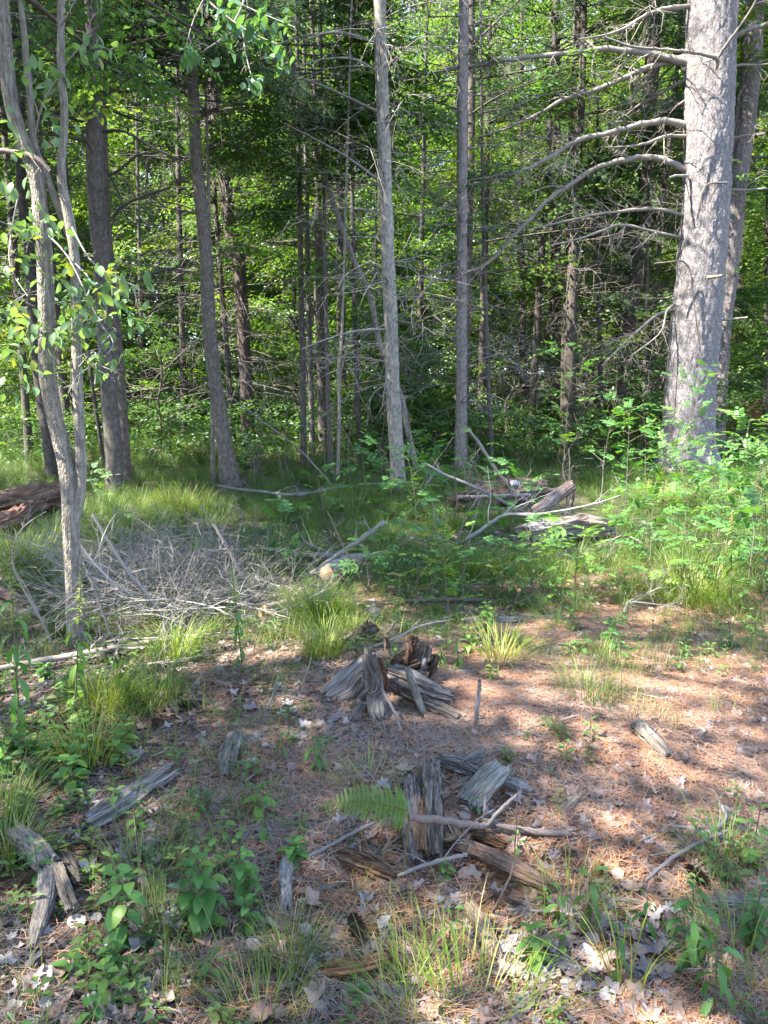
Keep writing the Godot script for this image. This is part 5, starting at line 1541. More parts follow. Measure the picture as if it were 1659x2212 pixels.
	lying("bark_slab", "yellow-tan round flake leaning on the rotted log below the straight stick", "bark", [[952, 1812, 16, 0.02], [966, 1808, 34, 0.03], [980, 1805, 16, 0.02]], 0.3, 0.2, Color(0.52, 0.4, 0.24), Color(0.4, 0.29, 0.16), 110)

func build_brush() -> void:
	# the heap of dead branches at middle left
	var lab := "grey dead branch with many bare twigs in the heap at middle left"
	for i in 66:
		R.seed = 6000 + i
		var u := rr(190, 540)
		var w := rr(1185, 1345)
		var l := rr(90, 260)
		var a := rr(-0.35, 0.35) + (PI if R.randf() < 0.35 else 0.0)
		var hy := rr(0.02, 0.35)
		var thick := rr(2.6, 5.0)
		lab = "%s %s dead branch in the %s of the middle left heap, at its %s" % ["thick" if thick > 3.8 else "thin", "raised" if hy > 0.18 else "low", "back" if w < 1240 else "middle" if w < 1295 else "front", "left end" if u < 280 else "left half" if u < 370 else "right half" if u < 455 else "right end"]
		stick(lab, [[u, w, thick, hy * 0.6], [u + cos(a) * l * 0.5, w + sin(a) * l * 0.5 - rr(0, 15), 3, hy], [u + cos(a) * l, w + sin(a) * l - rr(-15, 15), 2, hy * rr(0.3, 1.2)]], Color(0.2, 0.185, 0.17).lerp(Color(0.37, 0.35, 0.325), R.randf()), 10, 6000 + i, 0.55, "dead branches in the middle left heap", "dead_branch")
	stick("straight grey pole leaning from the left over the dead branch heap", [[200, 1110, 7, 0.75], [262, 1215, 9, 0.45], [330, 1300, 10, 0.18], [376, 1366, 10, 0.02]], Color(0.32, 0.3, 0.285), 3, 201, 0.3)
	stick("dark dead branch leaning right over the end of the dead branch heap", [[460, 1130, 7, 0.7], [490, 1180, 8, 0.45], [525, 1250, 7, 0.2], [550, 1322, 6, 0.02]], Color(0.24, 0.21, 0.2), 4, 202, 0.4)
	stick("slender bare branch arching beside the near flaking trunk", [[245, 1390, 7, 0.0], [225, 1330, 6, 0.25], [195, 1250, 5, 0.5], [180, 1215, 3, 0.6]], Color(0.3, 0.27, 0.25), 3, 203, 0.4)
	stick("bare arching stem left of the near flaking trunk", [[120, 1410, 6, 0.0], [90, 1340, 6, 0.25], [50, 1270, 5, 0.5], [25, 1200, 4, 0.75], [50, 1140, 3, 0.95], [100, 1105, 2, 1.05]], Color(0.3, 0.27, 0.25), 4, 204, 0.5)
	stick("short pale branch leaning on the near flaking trunk from the right", [[290, 1290, 4, 0.3], [230, 1245, 5, 0.45], [175, 1180, 4, 0.7]], Color(0.42, 0.4, 0.38), 3, 205, 0.4)
	for i in 12:
		R.seed = 6100 + i
		var u := rr(180, 380)
		var w := rr(1380, 1440)
		stick("dead branch on the ground %s, below the branch heap" % by_mark(u, w), [[u, w, 5, 0.02], [u + rr(20, 60), w - rr(0, 20), 5, 0.05], [u + rr(70, 140), w - rr(5, 40), 3, rr(0.02, 0.15)]], Color(0.25, 0.22, 0.21), 4, 6100 + i, 0.3, "dead branches below the heap", "dead_branch")
	# the brush heap behind the pines at the right edge
	for i in 40:
		R.seed = 6200 + i
		var u := rr(1560, 1720)
		var w := rr(925, 990)
		var a := rr(-0.4, 0.4) + (PI if R.randf() < 0.4 else 0.0)
		var l := rr(50, 130)
		var hy := rr(0.0, 1.0) * (990 - w) / 60.0
		stick("%s grey branch %s in the %s of the heap beyond the second pine" % ["long" if l > 90 else "short", "high" if hy > 0.45 else "low", "left part" if u < 1600 else "middle" if u < 1655 else "right part"], [[u, w, rr(3, 7), hy * 0.7], [u + cos(a) * l * 0.5, w + sin(a) * l * 0.3, 4, hy], [u + cos(a) * l, w + sin(a) * l * 0.5, 2.5, hy * 0.9]], Color(0.22, 0.185, 0.165).lerp(Color(0.42, 0.38, 0.34), R.randf()), 3, 6200 + i, 0.5, "branches in the right brush heap", "dead_branch")
	R.seed = 6300
	var t := thing("brown_needle_heap", "rust-brown mound of dead pine boughs on the brush heap at the right edge", "brush heap", px(1620, 960))
	var m := MB.new()
	var bag := Bag.new(3)
	for i in 420:
		var p := Vector3(rr(-1.2, 1.4), 0, rr(-0.8, 0.6))
		p.y = rr(0.2, 1.0) * (0.95 - 0.25 * p.x * p.x * 0.5)
		bag.add(i % 3, frame(p, (rdir() + Vector3(0, -0.3, 0)).normalized(), (Vector3.UP + rdir()).normalized(), rr(0.6, 1.0)), tint(Color(0.42, 0.2, 0.1), 0.3))
	pour(t, "dead_needles", S.pine, M.dead, bag)

# ---------------------------------------------------------------- plants
func sapling(label: String, u: float, w: float, h: float, n: int, sd: int, ci: int, group := "", spread := 1.0) -> void:
	R.seed = 6500 + sd
	var b := px(u, w)
	var t := thing("ash_seedling", label, "sapling", b, group)
	var m := MB.new()
	var p := []
	var lean := Vector3(rr(-0.15, 0.15), 0, rr(-0.1, 0.1)) * h
	for i in 5:
		var f := i / 4.0
		p.append(Vector3(0, h * f - 0.02, 0) + lean * f * f)
	var k := 14
	var pts := spline(p, k)
	m.tube(pts, taper(0.003 + h * 0.004, 0.0015, k), 6, Color(0.2, 0.17, 0.13), 1, 3)
	part(t, "stem", m.mesh(), M.twig)
	for i in n:
		var f := lerpf(0.28, 1.0, float(i) / (n - 1))
		var o := pts[int(f * (k - 1))]
		var a := i * 2.5 + rr(-0.6, 0.6)
		var d := Vector3(cos(a), rr(0.1, 0.7), sin(a)).normalized()
		var s: float = rr(0.75, 1.2) * spread
		var side := MB.new()
		var bl: float = h * rr(0.06, 0.2) * spread
		side.tube(PackedVector3Array([o, o + d * bl * 0.5, o + d * bl - Vector3(0, bl * 0.05, 0)]), taper(0.003, 0.0014, 3), 4, Color(0.2, 0.18, 0.12))
		part(t, "twig", side.mesh(), M.twig)
		if h > 0.95:
			for e in 1:
				var f2 := rr(0.35, 0.9)
				var d3 := (d + rdir() * 0.9).normalized()
				part(t, "leaf", S.pinnate[R.randi() % 4], leaf_mat(ci if R.randf() > 0.2 else 4), frame(o + d * bl * f2, d3, (Vector3.UP + rdir() * 0.4).normalized(), s * 0.9))
		part(t, "leaf", S.pinnate[R.randi() % 4], leaf_mat(ci if R.randf() > 0.12 else 4), frame(o + d * bl, d, (Vector3.UP + rdir() * 0.35).normalized(), s))
		if R.randf() < 0.6 and spread > 0.7:
			var d2 := (d + rdir() * 0.8).normalized()
			part(t, "leaf", S.pinnate[R.randi() % 4], leaf_mat(ci), frame(o + d * bl * 0.6, d2, (Vector3.UP + rdir() * 0.35).normalized(), s))

func build_saplings() -> void:
	var L := [
		["tallest sapling, layered feather leaves before the thick dark trunk", 1215, 1060, 2.1, 18, 3], ["sapling with drooping feather leaves between the tallest one and the big pine", 1300, 1060, 1.45, 15, 3],
		["sapling of feather leaves in front of the big pine's foot", 1470, 1070, 1.75, 17, 3], ["thin sapling with leaves beside the left of the big pine's foot", 1392, 1065, 1.2, 11, 3],
		["bright feather-leaved sapling left of the straight purplish trunk's foot", 930, 1090, 1.0, 12, 3], ["feather-leaved seedling in front of the centre trunk's foot", 848, 1120, 0.8, 10, 3],
		["bluish feather-leaved seedling at the right end of the dead branch heap", 610, 1235, 0.62, 10, 3], ["small leafy seedling behind the diagonal pole", 790, 1090, 0.75, 9, 6],
		["leafy sapling at the right edge in front of the pines, highest of the right clump", 1590, 1160, 1.25, 14, 3], ["sapling at the right edge below the brush heap", 1640, 1130, 1.15, 13, 3],
		["broad seedling in front of the right clump", 1540, 1140, 0.9, 11, 3], ["seedling at the far right edge of the grass", 1650, 1300, 1.0, 12, 3], ["seedling just inside the right edge beside the tall withered weed", 1610, 1320, 0.9, 10, 3],
		["feather-leaved seedling in front of the silver-grey log", 1215, 1235, 0.5, 10, 4], ["feather-leaved seedling right of the silver-grey log", 1395, 1215, 0.62, 10, 3], ["seedling below the slanting log in the right grass", 1240, 1290, 0.55, 10, 4],
		["pale-leaved seedling right above the old stump", 965, 1330, 0.5, 9, 4], ["seedling with rounded leaves left of the lichen log", 900, 1330, 0.4, 9, 7], ["leafy seedling between stump and forked branch", 855, 1275, 0.6, 11, 3],
		["dark-leaved seedling right of the big grass tuft", 800, 1285, 0.4, 8, 6], ["leafy seedling above the lichen log", 1085, 1295, 0.45, 9, 6], ["seedling among the grasses right of the forked branch", 1330, 1180, 0.6, 9, 3],
		["seedling at the foot of the thickest left trunk", 205, 1090, 0.55, 10, 2], ["seedling right of the thickest left trunk's foot", 235, 1075, 0.45, 8, 6], ["leafy seedling at the edge of the wood left of centre", 545, 1030, 0.7, 9, 6],
		["seedling on the grass in front of the slanting log", 1070, 1110, 0.7, 9, 3], ["seedling between the big pine and the right clump", 1500, 1105, 0.8, 10, 3],
		["seedling left of the tall withered weed", 1545, 1215, 0.8, 10, 3], ["small seedling in the right grass below the log end", 1440, 1160, 0.6, 9, 3]]
	var i := 0
	for q in L:
		sapling(q[0], q[1], q[2], q[3], q[4], i, q[5], "", 1.0 if q[3] > 0.5 else 0.75)
		i += 1
	for q in [[1020, 1075, 0.85, 10], [900, 1150, 0.8, 10], [955, 1205, 0.7, 10], [1100, 1205, 0.8, 10], [1350, 1115, 1.35, 14], [1430, 1105, 1.0, 12], [1480, 1205, 1.0, 11], [1560, 1265, 0.9, 11], [1000, 1295, 0.6, 9], [1150, 1305, 0.6, 9], [1620, 1200, 1.1, 12], [1400, 1280, 0.7, 10], [700, 1140, 0.7, 9]]:
		sapling("%s leafy seedling with feather leaves %s" % ["tall" if q[2] > 0.9 else "knee-high", by_mark(q[0], q[1])], q[0], q[1], q[2], q[3], 200 + i, [3, 3, 6, 0][i % 4])
		i += 1
	R.seed = 6900
	for k in 36:
		var u := rr(780, 1660)
		var w := rr(1075, 1330)
		if k > 34:
			u = rr(-20, 760)
			w = rr(1050, 1200)
		var spot := px(u, w)
		if near_log(spot.x, spot.z):
			continue
		sapling("low feather-leaved seedling in shaded grass " + by_mark(u, w), u, w, rr(0.2, 0.5), 6, 300 + k, [3, 3, 6, 4][k % 4], "low seedlings in the shaded grass", 0.7)

# a leafy weed: stem with leaves in pairs or spirals
func weed(called: String, label: String, u: float, w: float, h: float, n: int, kind: String, ll: float, droop: float, ci: int, sd: int, group := "", pairs := true, stems := 1, spike := 0.0) -> void:
	R.seed = 7100 + sd
	var b := px(u, w)
	if not called.begins_with("tall") and not called.begins_with("small"):
		h *= 0.66
		ll *= 0.42 if kind == "ovate" else 0.5
	elif called.begins_with("tall"):
		n = int(n * 2.0)
		ll *= 0.78
	var t := thing(called, label, "weed", b, group)
	for s in stems:
		var lean := Vector3(rr(-0.22, 0.22), 0, rr(-0.15, 0.15)) * h * (1.0 if stems > 1 else 0.5)
		var hh: float = h * (1.0 if s == 0 else rr(0.6, 0.95))
		var p := []
		for i in 5:
			var f := i / 4.0
			p.append(Vector3(0, hh * f - 0.01, 0) + lean * f)
		var pts := spline(p, 16)
		var m := MB.new()
		m.tube(pts, taper(0.0028 + h * 0.002, 0.0012, 16), 6, Color(0.13, 0.15, 0.06) if kind != "ovate" else Color(0.16, 0.11, 0.09), 1, 3)
		part(t, "stem", m.mesh(), M.twig)
		for i in n:
			var f := lerpf(0.22, 1.0, pow(float(i) / (n - 1), 0.85)) * (1.0 - spike * 0.55)
			var o := pts[int(f * 15)]
			var a := i * (PI / 2 if pairs else 2.4) + rr(-0.35, 0.35)
			for e in (2 if pairs else 1):
				var aa := a + PI * e
				var top := float(i) / (n - 1)
				var d := Vector3(cos(aa), lerpf(-droop, 0.6, top * top) + rr(-0.15, 0.15), sin(aa)).normalized()
				var size: float = ll * rr(0.8, 1.15) * (0.55 + 0.75 * sin(PI * (0.25 + 0.65 * top)))
				tinted_leaf(t, kind, o + d * ll * 0.1, d, (Vector3.UP + rdir() * 0.25).normalized(), size, ci if R.randf() > 0.35 else [3, 4, 6, 0][R.randi() % 4])
		if spike > 0.0:
			var fm := MB.new()
			for i in 70:
				var f := lerpf(1.0 - spike, 1.0, i / 70.0)
				var o := pts[int(f * 15)].lerp(pts[mini(int(f * 15) + 1, 15)], f * 15 - int(f * 15))
				var d := Vector3(R.randfn(), rr(0.2, 1.0), R.randfn()).normalized()
				fm.leaf_small(o, d, Vector3.UP, rr(0.014, 0.03) * (1.3 - 0.7 * (f - 1.0 + spike) / spike), 0.013, tint(Color(0.3, 0.32, 0.12), 0.3))
			part(t, "flower_spike", fm.mesh(), M.grass)

func build_forbs() -> void:
	weed("nettle_like_plant", "tallest toothed-leaf plant at lower left of centre, with pairs of broad leaves", 450, 2010, 0.42, 8, "ovate", 0.13, 0.35, 3, 1, "", true, 3)
	weed("nettle_like_plant", "toothed-leaf plant left of the tallest one, on leaf litter", 255, 2040, 0.36, 7, "ovate", 0.12, 0.45, 3, 2, "", true, 2)
	weed("nettle_like_plant", "toothed-leaf plant just right of the tallest one", 530, 1960, 0.34, 6, "ovate", 0.11, 0.3, 3, 3, "", true, 2)
	weed("nettle_like_plant", "leafy low plant in front of the left toothed-leaf plant", 245, 2105, 0.2, 6, "ovate", 0.07, 0.2, 3, 4, "", true, 4)
	weed("rosette_plant", "small star-shaped bright rosette on bare litter at the bottom left", 152, 2105, 0.09, 5, "cherry", 0.085, -0.1, 3, 5, "", true, 1)
	weed("leafy_weed", "leafy weed at the bottom edge below the left plants", 205, 2205, 0.17, 5, "cherry", 0.07, 0.1, 3, 6, "", false, 3)
	weed("leafy_weed", "yellow-green three-leaved seedling above the tallest toothed-leaf plant", 490, 1820, 0.17, 4, "ovate", 0.085, 0.4, 4, 7)
	weed("leafy_weed", "pale seedling with hanging leaves left above the tallest toothed-leaf plant", 430, 1770, 0.14, 4, "ovate", 0.07, 0.6, 4, 8)
	weed("aster_plant", "tall lance-leaved plant right of centre bottom, middle one of the group", 1275, 2010, 0.3, 9, "lance", 0.13, 0.55, 6, 9, "", false, 1)
	weed("aster_plant", "bushy lance-leaved plant right of the middle one, with the broadest tuft", 1490, 2085, 0.36, 12, "lance", 0.15, 0.4, 6, 10, "", false, 2)
	weed("aster_plant", "lance-leaved plant near the bottom right corner", 1545, 2190, 0.36, 11, "lance", 0.15, 0.6, 3, 11, "", false, 1)
	weed("aster_plant", "lance-leaved plant with drooping leaves below the middle one", 1330, 2120, 0.26, 9, "lance", 0.1, 0.7, 3, 12, "", false, 1)
	weed("aster_plant", "lance-leaved plant between the middle one and the bushy one", 1390, 2030, 0.22, 8, "lance", 0.09, 0.6, 6, 13, "", false, 1)
	weed("aster_plant", "lance-leaved plant left of the middle one", 1200, 2000, 0.2, 8, "lance", 0.09, 0.6, 3, 14, "", false, 2)
	weed("aster_plant", "pale lance-leaved plant left of the bleached board", 967, 2060, 0.22, 9, "lance", 0.09, 0.5, 3, 15, "", false, 1)
	weed("aster_plant", "lance-leaved plant standing on bare soil left of the rotted log", 690, 1665, 0.26, 10, "lance", 0.11, 0.6, 3, 16, "", false, 2)
	weed("aster_plant", "smaller lance-leaved plant left of the one on bare soil", 608, 1640, 0.16, 7, "lance", 0.08, 0.6, 3, 17, "", false, 1)
	weed("aster_plant", "sunlit drooping lance-leaved plant right behind the old stump", 990, 1450, 0.3, 9, "lance", 0.13, 0.8, 4, 18, "", false, 1)
	weed("aster_plant", "smaller drooping lance-leaved plant right of the stump", 950, 1440, 0.2, 8, "lance", 0.1, 0.8, 4, 19, "", false, 2)
	weed("leafy_weed", "bright small weed at the foot of the mound right of the stump", 1060, 1470, 0.16, 6, "cherry", 0.06, 0.2, 4, 20, "", true, 2)
	weed("tall_weed", "tallest weed at the left edge with a yellowish seed spike and hanging leaves", 45, 1640, 0.95, 11, "lance", 0.1, 0.9, 3, 21, "", false, 1, 0.36)
	weed("tall_weed", "tall weed with seed spike below the foot of the near trunk", 160, 1560, 0.72, 10, "lance", 0.095, 0.9, 4, 22, "", false, 1, 0.33)
	weed("tall_weed", "slim seed-spiked weed standing on litter left of the big grass tuft", 525, 1455, 0.56, 9, "lance", 0.075, 0.9, 3, 23, "", false, 1, 0.36)
	weed("tall_weed", "withered weed with hanging yellow leaves near the right edge of the grass", 1578, 1330, 0.75, 9, "lance", 0.095, 1.0, 7, 24, "", false, 1, 0.2)
	weed("leafy_weed", "broad-leaved weed at the left edge of the yellow grass", 255, 1650, 0.22, 5, "ovate", 0.13, 0.2, 3, 25, "", true, 1)
	weed("woolly_plant", "grey-green woolly-leaved plant on bare soil near the left edge", 140, 1690, 0.05, 5, "cherry", 0.1, -0.1, 5, 26, "", true, 1)
	weed("woolly_plant", "grey-green woolly leaf pair between the two toothed-leaf plants", 395, 1935, 0.05, 3, "cherry", 0.11, -0.1, 5, 27, "", true, 1)
	weed("leafy_weed", "low three-leaved creeper left of the grooved log piece", 130, 1760, 0.12, 4, "ovate", 0.07, 0.2, 4, 28, "", true, 2)
	weed("leafy_weed", "yellow-green seedling with two leaves above the reddish board", 1118, 1850, 0.14, 4, "cherry", 0.05, 0.2, 4, 29, "", true, 1)
	weed("leafy_weed", "trailing seedling on the grey forked branch", 965, 1900, 0.12, 5, "cherry", 0.045, 0.3, 4, 30, "", true, 2)
	weed("leafy_weed", "small plant with a heart-shaped leaf in front of the grey slab", 1032, 1765, 0.12, 3, "ovate", 0.065, 0.2, 3, 31)
	weed("leafy_weed", "ragged broad-leaved weed at the right edge", 1618, 1880, 0.35, 6, "ovate", 0.11, 0.4, 4, 32, "", false, 2)
	weed("leafy_weed", "pale leafy weed at the right edge beneath the flat log", 1615, 2040, 0.28, 6, "ovate", 0.09, 0.3, 3, 33, "", true, 2)
	weed("leafy_weed", "small weed with lone bright leaf on litter left of the drooping lance-leaved plant", 1215, 2060, 0.1, 3, "cherry", 0.075, 0.1, 4, 34)
	weed("leafy_weed", "spotted yellow-leaved seedling above the thin branch at the lower right", 1170, 1970, 0.12, 4, "ovate", 0.06, 0.3, 4, 35)
	weed("leafy_weed", "small weed at the foot of the orange wedge at bottom centre", 773, 2160, 0.1, 4, "cherry", 0.06, 0.1, 3, 36, "", true, 2)
	R.seed = 7500
	for i in 70:
		var u := rr(0, 1650)
		var w := rr(1420, 2190)
		if i < 34:
			u = rr(-10, 330)
			w = rr(1470, 1720)
		elif i < 52:
			u = rr(1000, 1640)
			w = rr(1345, 1430)
		elif u > 950 and w < 1900:
			continue
		weed("small_weed", "small low weed with bright leaves " + by_mark(u, w), u, w, rr(0.07, 0.17), 5, ["cherry", "ovate"][i % 2], rr(0.035, 0.06), 0.2, [3, 4, 6][i % 3], 100 + i, "small low weeds on the litter", true, 1 + i % 2)
	# the one fern frond in the middle
	R.seed = 7600
	var base := px(872, 1895)
	var t := thing("fern", "single bright fern frond held over the ground left of the rotted log", "fern", base)
	var rp := [Vector3.ZERO, at(876, 1830, -base.z + 0.02) - base, at(884, 1775, -base.z + 0.0) - base, at(880, 1748, -base.z - 0.02) - base]
	var m := MB.new()
	m.tube(spline(rp, 14), taper(0.0035, 0.0025, 14), 6, Color(0.22, 0.17, 0.08))
	part(t, "stalk", m.mesh(), M.twig)
	var top: Vector3 = rp[3]
	var tip := at(705, 1742, -base.z + 0.16) - base
	m = MB.new()
	var rach := spline([top, top.lerp(tip, 0.33) + Vector3(0, 0.022, 0), top.lerp(tip, 0.67) + Vector3(0, 0.024, 0), tip], 24)
	m.tube(rach, taper(0.0022, 0.0008, 24), 5, Color(0.2, 0.25, 0.06))
	part(t, "rachis", m.mesh(), M.twig)
	m = MB.new()
	for i in 21:
		var f := (i + 1) / 22.0
		for side in [-1.0, 1.0]:
			m.leaf_small(Vector3(0, -0.04 * f * f, -f), Vector3(side, -0.1, -0.45).normalized(), Vector3.UP, 0.17 * (1.02 - f * 0.8), 0.06, tint(Color(1, 1, 1), 0.12))
	m.tube(PackedVector3Array([Vector3.ZERO, Vector3(0, -0.01, -0.5), Vector3(0, -0.04, -1)]), PackedFloat32Array([0.008, 0.005, 0.002]), 3, Color(1, 1, 0.8))
	var pinna := m.mesh()
	for i in 19:
		var f := i / 18.0
		var fi := lerpf(0.2, 22.6, f)
		var o := rach[int(fi)].lerp(rach[int(fi) + 1], fi - int(fi))
		var tan := (tip - top).normalized()
		for side in [-1.0, 1.0]:
			var s: float = (0.064 * pow(sin(PI * (0.4 + 0.55 * f)), 0.9) + 0.012) * rr(0.9, 1.08)
			var cross := Vector3(0.05, 0.7, -0.8).normalized() if side < 0 else Vector3(-0.05, -0.9, 0.45).normalized()
			part(t, "pinna", pinna, leaf_mat(4), frame(o, (cross + tan * 0.35 + rdir() * 0.08).normalized(), (Vector3(0.0, 0.45, 0.9) + rdir() * 0.15).normalized(), s))

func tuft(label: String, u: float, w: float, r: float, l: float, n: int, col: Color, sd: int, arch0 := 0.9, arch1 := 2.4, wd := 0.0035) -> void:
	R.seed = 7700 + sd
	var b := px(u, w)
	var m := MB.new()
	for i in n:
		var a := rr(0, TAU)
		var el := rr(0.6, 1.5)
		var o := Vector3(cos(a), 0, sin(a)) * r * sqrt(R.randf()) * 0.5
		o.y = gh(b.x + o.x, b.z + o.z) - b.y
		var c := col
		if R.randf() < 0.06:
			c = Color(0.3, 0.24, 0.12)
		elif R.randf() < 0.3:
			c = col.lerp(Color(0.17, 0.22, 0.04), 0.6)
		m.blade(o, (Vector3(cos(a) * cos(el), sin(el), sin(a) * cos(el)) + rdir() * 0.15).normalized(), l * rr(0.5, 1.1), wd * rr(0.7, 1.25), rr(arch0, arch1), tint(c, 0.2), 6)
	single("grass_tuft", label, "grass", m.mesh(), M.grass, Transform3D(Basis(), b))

func build_tussocks() -> void:
	var gcol := Color(0.09, 0.145, 0.025)
	tuft("largest tussock of arching grass, behind the old stump left of centre", 690, 1345, 0.36, 0.36, 1700, Color(0.08, 0.135, 0.022), 1, 0.9, 2.4, 0.0027)
	tuft("yellow-green grass tuft in front of the largest tussock", 700, 1415, 0.2, 0.3, 300, Color(0.15, 0.2, 0.03), 2)
	tuft("tuft of yellow-green grass at the end of the long pale pole", 375, 1425, 0.28, 0.3, 380, Color(0.12, 0.18, 0.03), 3)
	tuft("bright yellowish grass tuft at left on the mound's edge", 235, 1535, 0.2, 0.28, 320, Color(0.19, 0.23, 0.03), 4, 0.4, 1.8)
	tuft("green grass tuft right of the bright yellowish one", 330, 1515, 0.26, 0.26, 380, Color(0.09, 0.15, 0.03), 5)
	tuft("thin yellow grass tuft below the bright yellowish one at left", 190, 1640, 0.24, 0.3, 160, Color(0.21, 0.23, 0.05), 6, 0.8, 2.2)
	tuft("dark green grass tuft at the left edge above the bleached prongs", 15, 1845, 0.2, 0.17, 240, Color(0.1, 0.16, 0.035), 7, 0.4, 1.8)
	tuft("grass tuft at the left edge below the woolly plant", 10, 1755, 0.2, 0.2, 180, Color(0.12, 0.17, 0.035), 8, 0.4, 1.8)
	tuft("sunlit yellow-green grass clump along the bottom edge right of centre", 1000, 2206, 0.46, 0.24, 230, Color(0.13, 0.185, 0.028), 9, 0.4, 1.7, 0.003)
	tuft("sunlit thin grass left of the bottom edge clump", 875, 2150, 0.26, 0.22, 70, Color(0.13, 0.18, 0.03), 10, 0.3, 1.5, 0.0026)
	tuft("short green grass tuft at the bottom left of centre", 565, 2195, 0.22, 0.13, 170, Color(0.1, 0.16, 0.03), 11, 0.3, 1.5, 0.0026)
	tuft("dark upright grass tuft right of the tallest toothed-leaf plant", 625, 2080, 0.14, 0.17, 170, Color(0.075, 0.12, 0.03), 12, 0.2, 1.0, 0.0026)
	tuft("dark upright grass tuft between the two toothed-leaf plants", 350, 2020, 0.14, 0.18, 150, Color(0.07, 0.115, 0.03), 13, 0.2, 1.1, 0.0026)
	tuft("sparse grass around the stems of the left toothed-leaf plant", 300, 1900, 0.3, 0.18, 170, Color(0.12, 0.15, 0.05), 14, 0.6, 2.0, 0.0024)
	tuft("few long yellow blades at the lower right", 1345, 2140, 0.1, 0.34, 22, Color(0.26, 0.27, 0.05), 15, 0.5, 1.8, 0.004)
	tuft("yellow-green thin grass behind the middle lance-leaved plant", 1235, 1965, 0.2, 0.18, 130, Color(0.2, 0.21, 0.045), 16, 0.5, 1.6, 0.0024)
	tuft("arching green grass right of the long curving branch", 1560, 1860, 0.2, 0.24, 130, Color(0.12, 0.17, 0.04), 17, 1.0, 2.4, 0.0028)
	tuft("thin grass at the right edge below the flat log", 1590, 2070, 0.26, 0.22, 200, Color(0.15, 0.18, 0.045), 18, 0.8, 2.2, 0.0025)
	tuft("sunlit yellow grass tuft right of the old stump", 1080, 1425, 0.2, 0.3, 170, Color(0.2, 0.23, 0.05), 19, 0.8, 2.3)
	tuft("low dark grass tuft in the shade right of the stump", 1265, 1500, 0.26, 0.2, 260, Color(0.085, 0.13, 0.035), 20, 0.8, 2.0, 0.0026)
	tuft("thin fine grass in the sun below the lance-leaved plant on bare soil", 800, 1700, 0.24, 0.16, 110, Color(0.22, 0.24, 0.06), 21, 0.6, 1.8, 0.002)
	tuft("large rounded tussock at the left in front of the wood's edge", 400, 1110, 0.6, 0.55, 900, Color(0.1, 0.145, 0.03), 22, 1.2, 2.8, 0.005)
	tuft("rounded tussock right of the silver-grey log in the shaded grass", 1490, 1300, 0.5, 0.5, 800, Color(0.105, 0.16, 0.035), 23, 1.2, 2.7, 0.004)
	tuft("tussock in front of the forked branch in the middle grass", 1010, 1245, 0.5, 0.5, 700, Color(0.1, 0.145, 0.035), 24, 1.0, 2.5, 0.004)
	tuft("tussock of long grass at the left edge of the clearing", 30, 1230, 0.5, 0.5, 600, Color(0.1, 0.145, 0.035), 25, 1.2, 2.6, 0.004)
	tuft("sunlit fresh grass on the ground left of the big pine's foot", 1420, 1085, 0.8, 0.4, 700, Color(0.17, 0.22, 0.045), 26, 0.8, 2.2, 0.005)

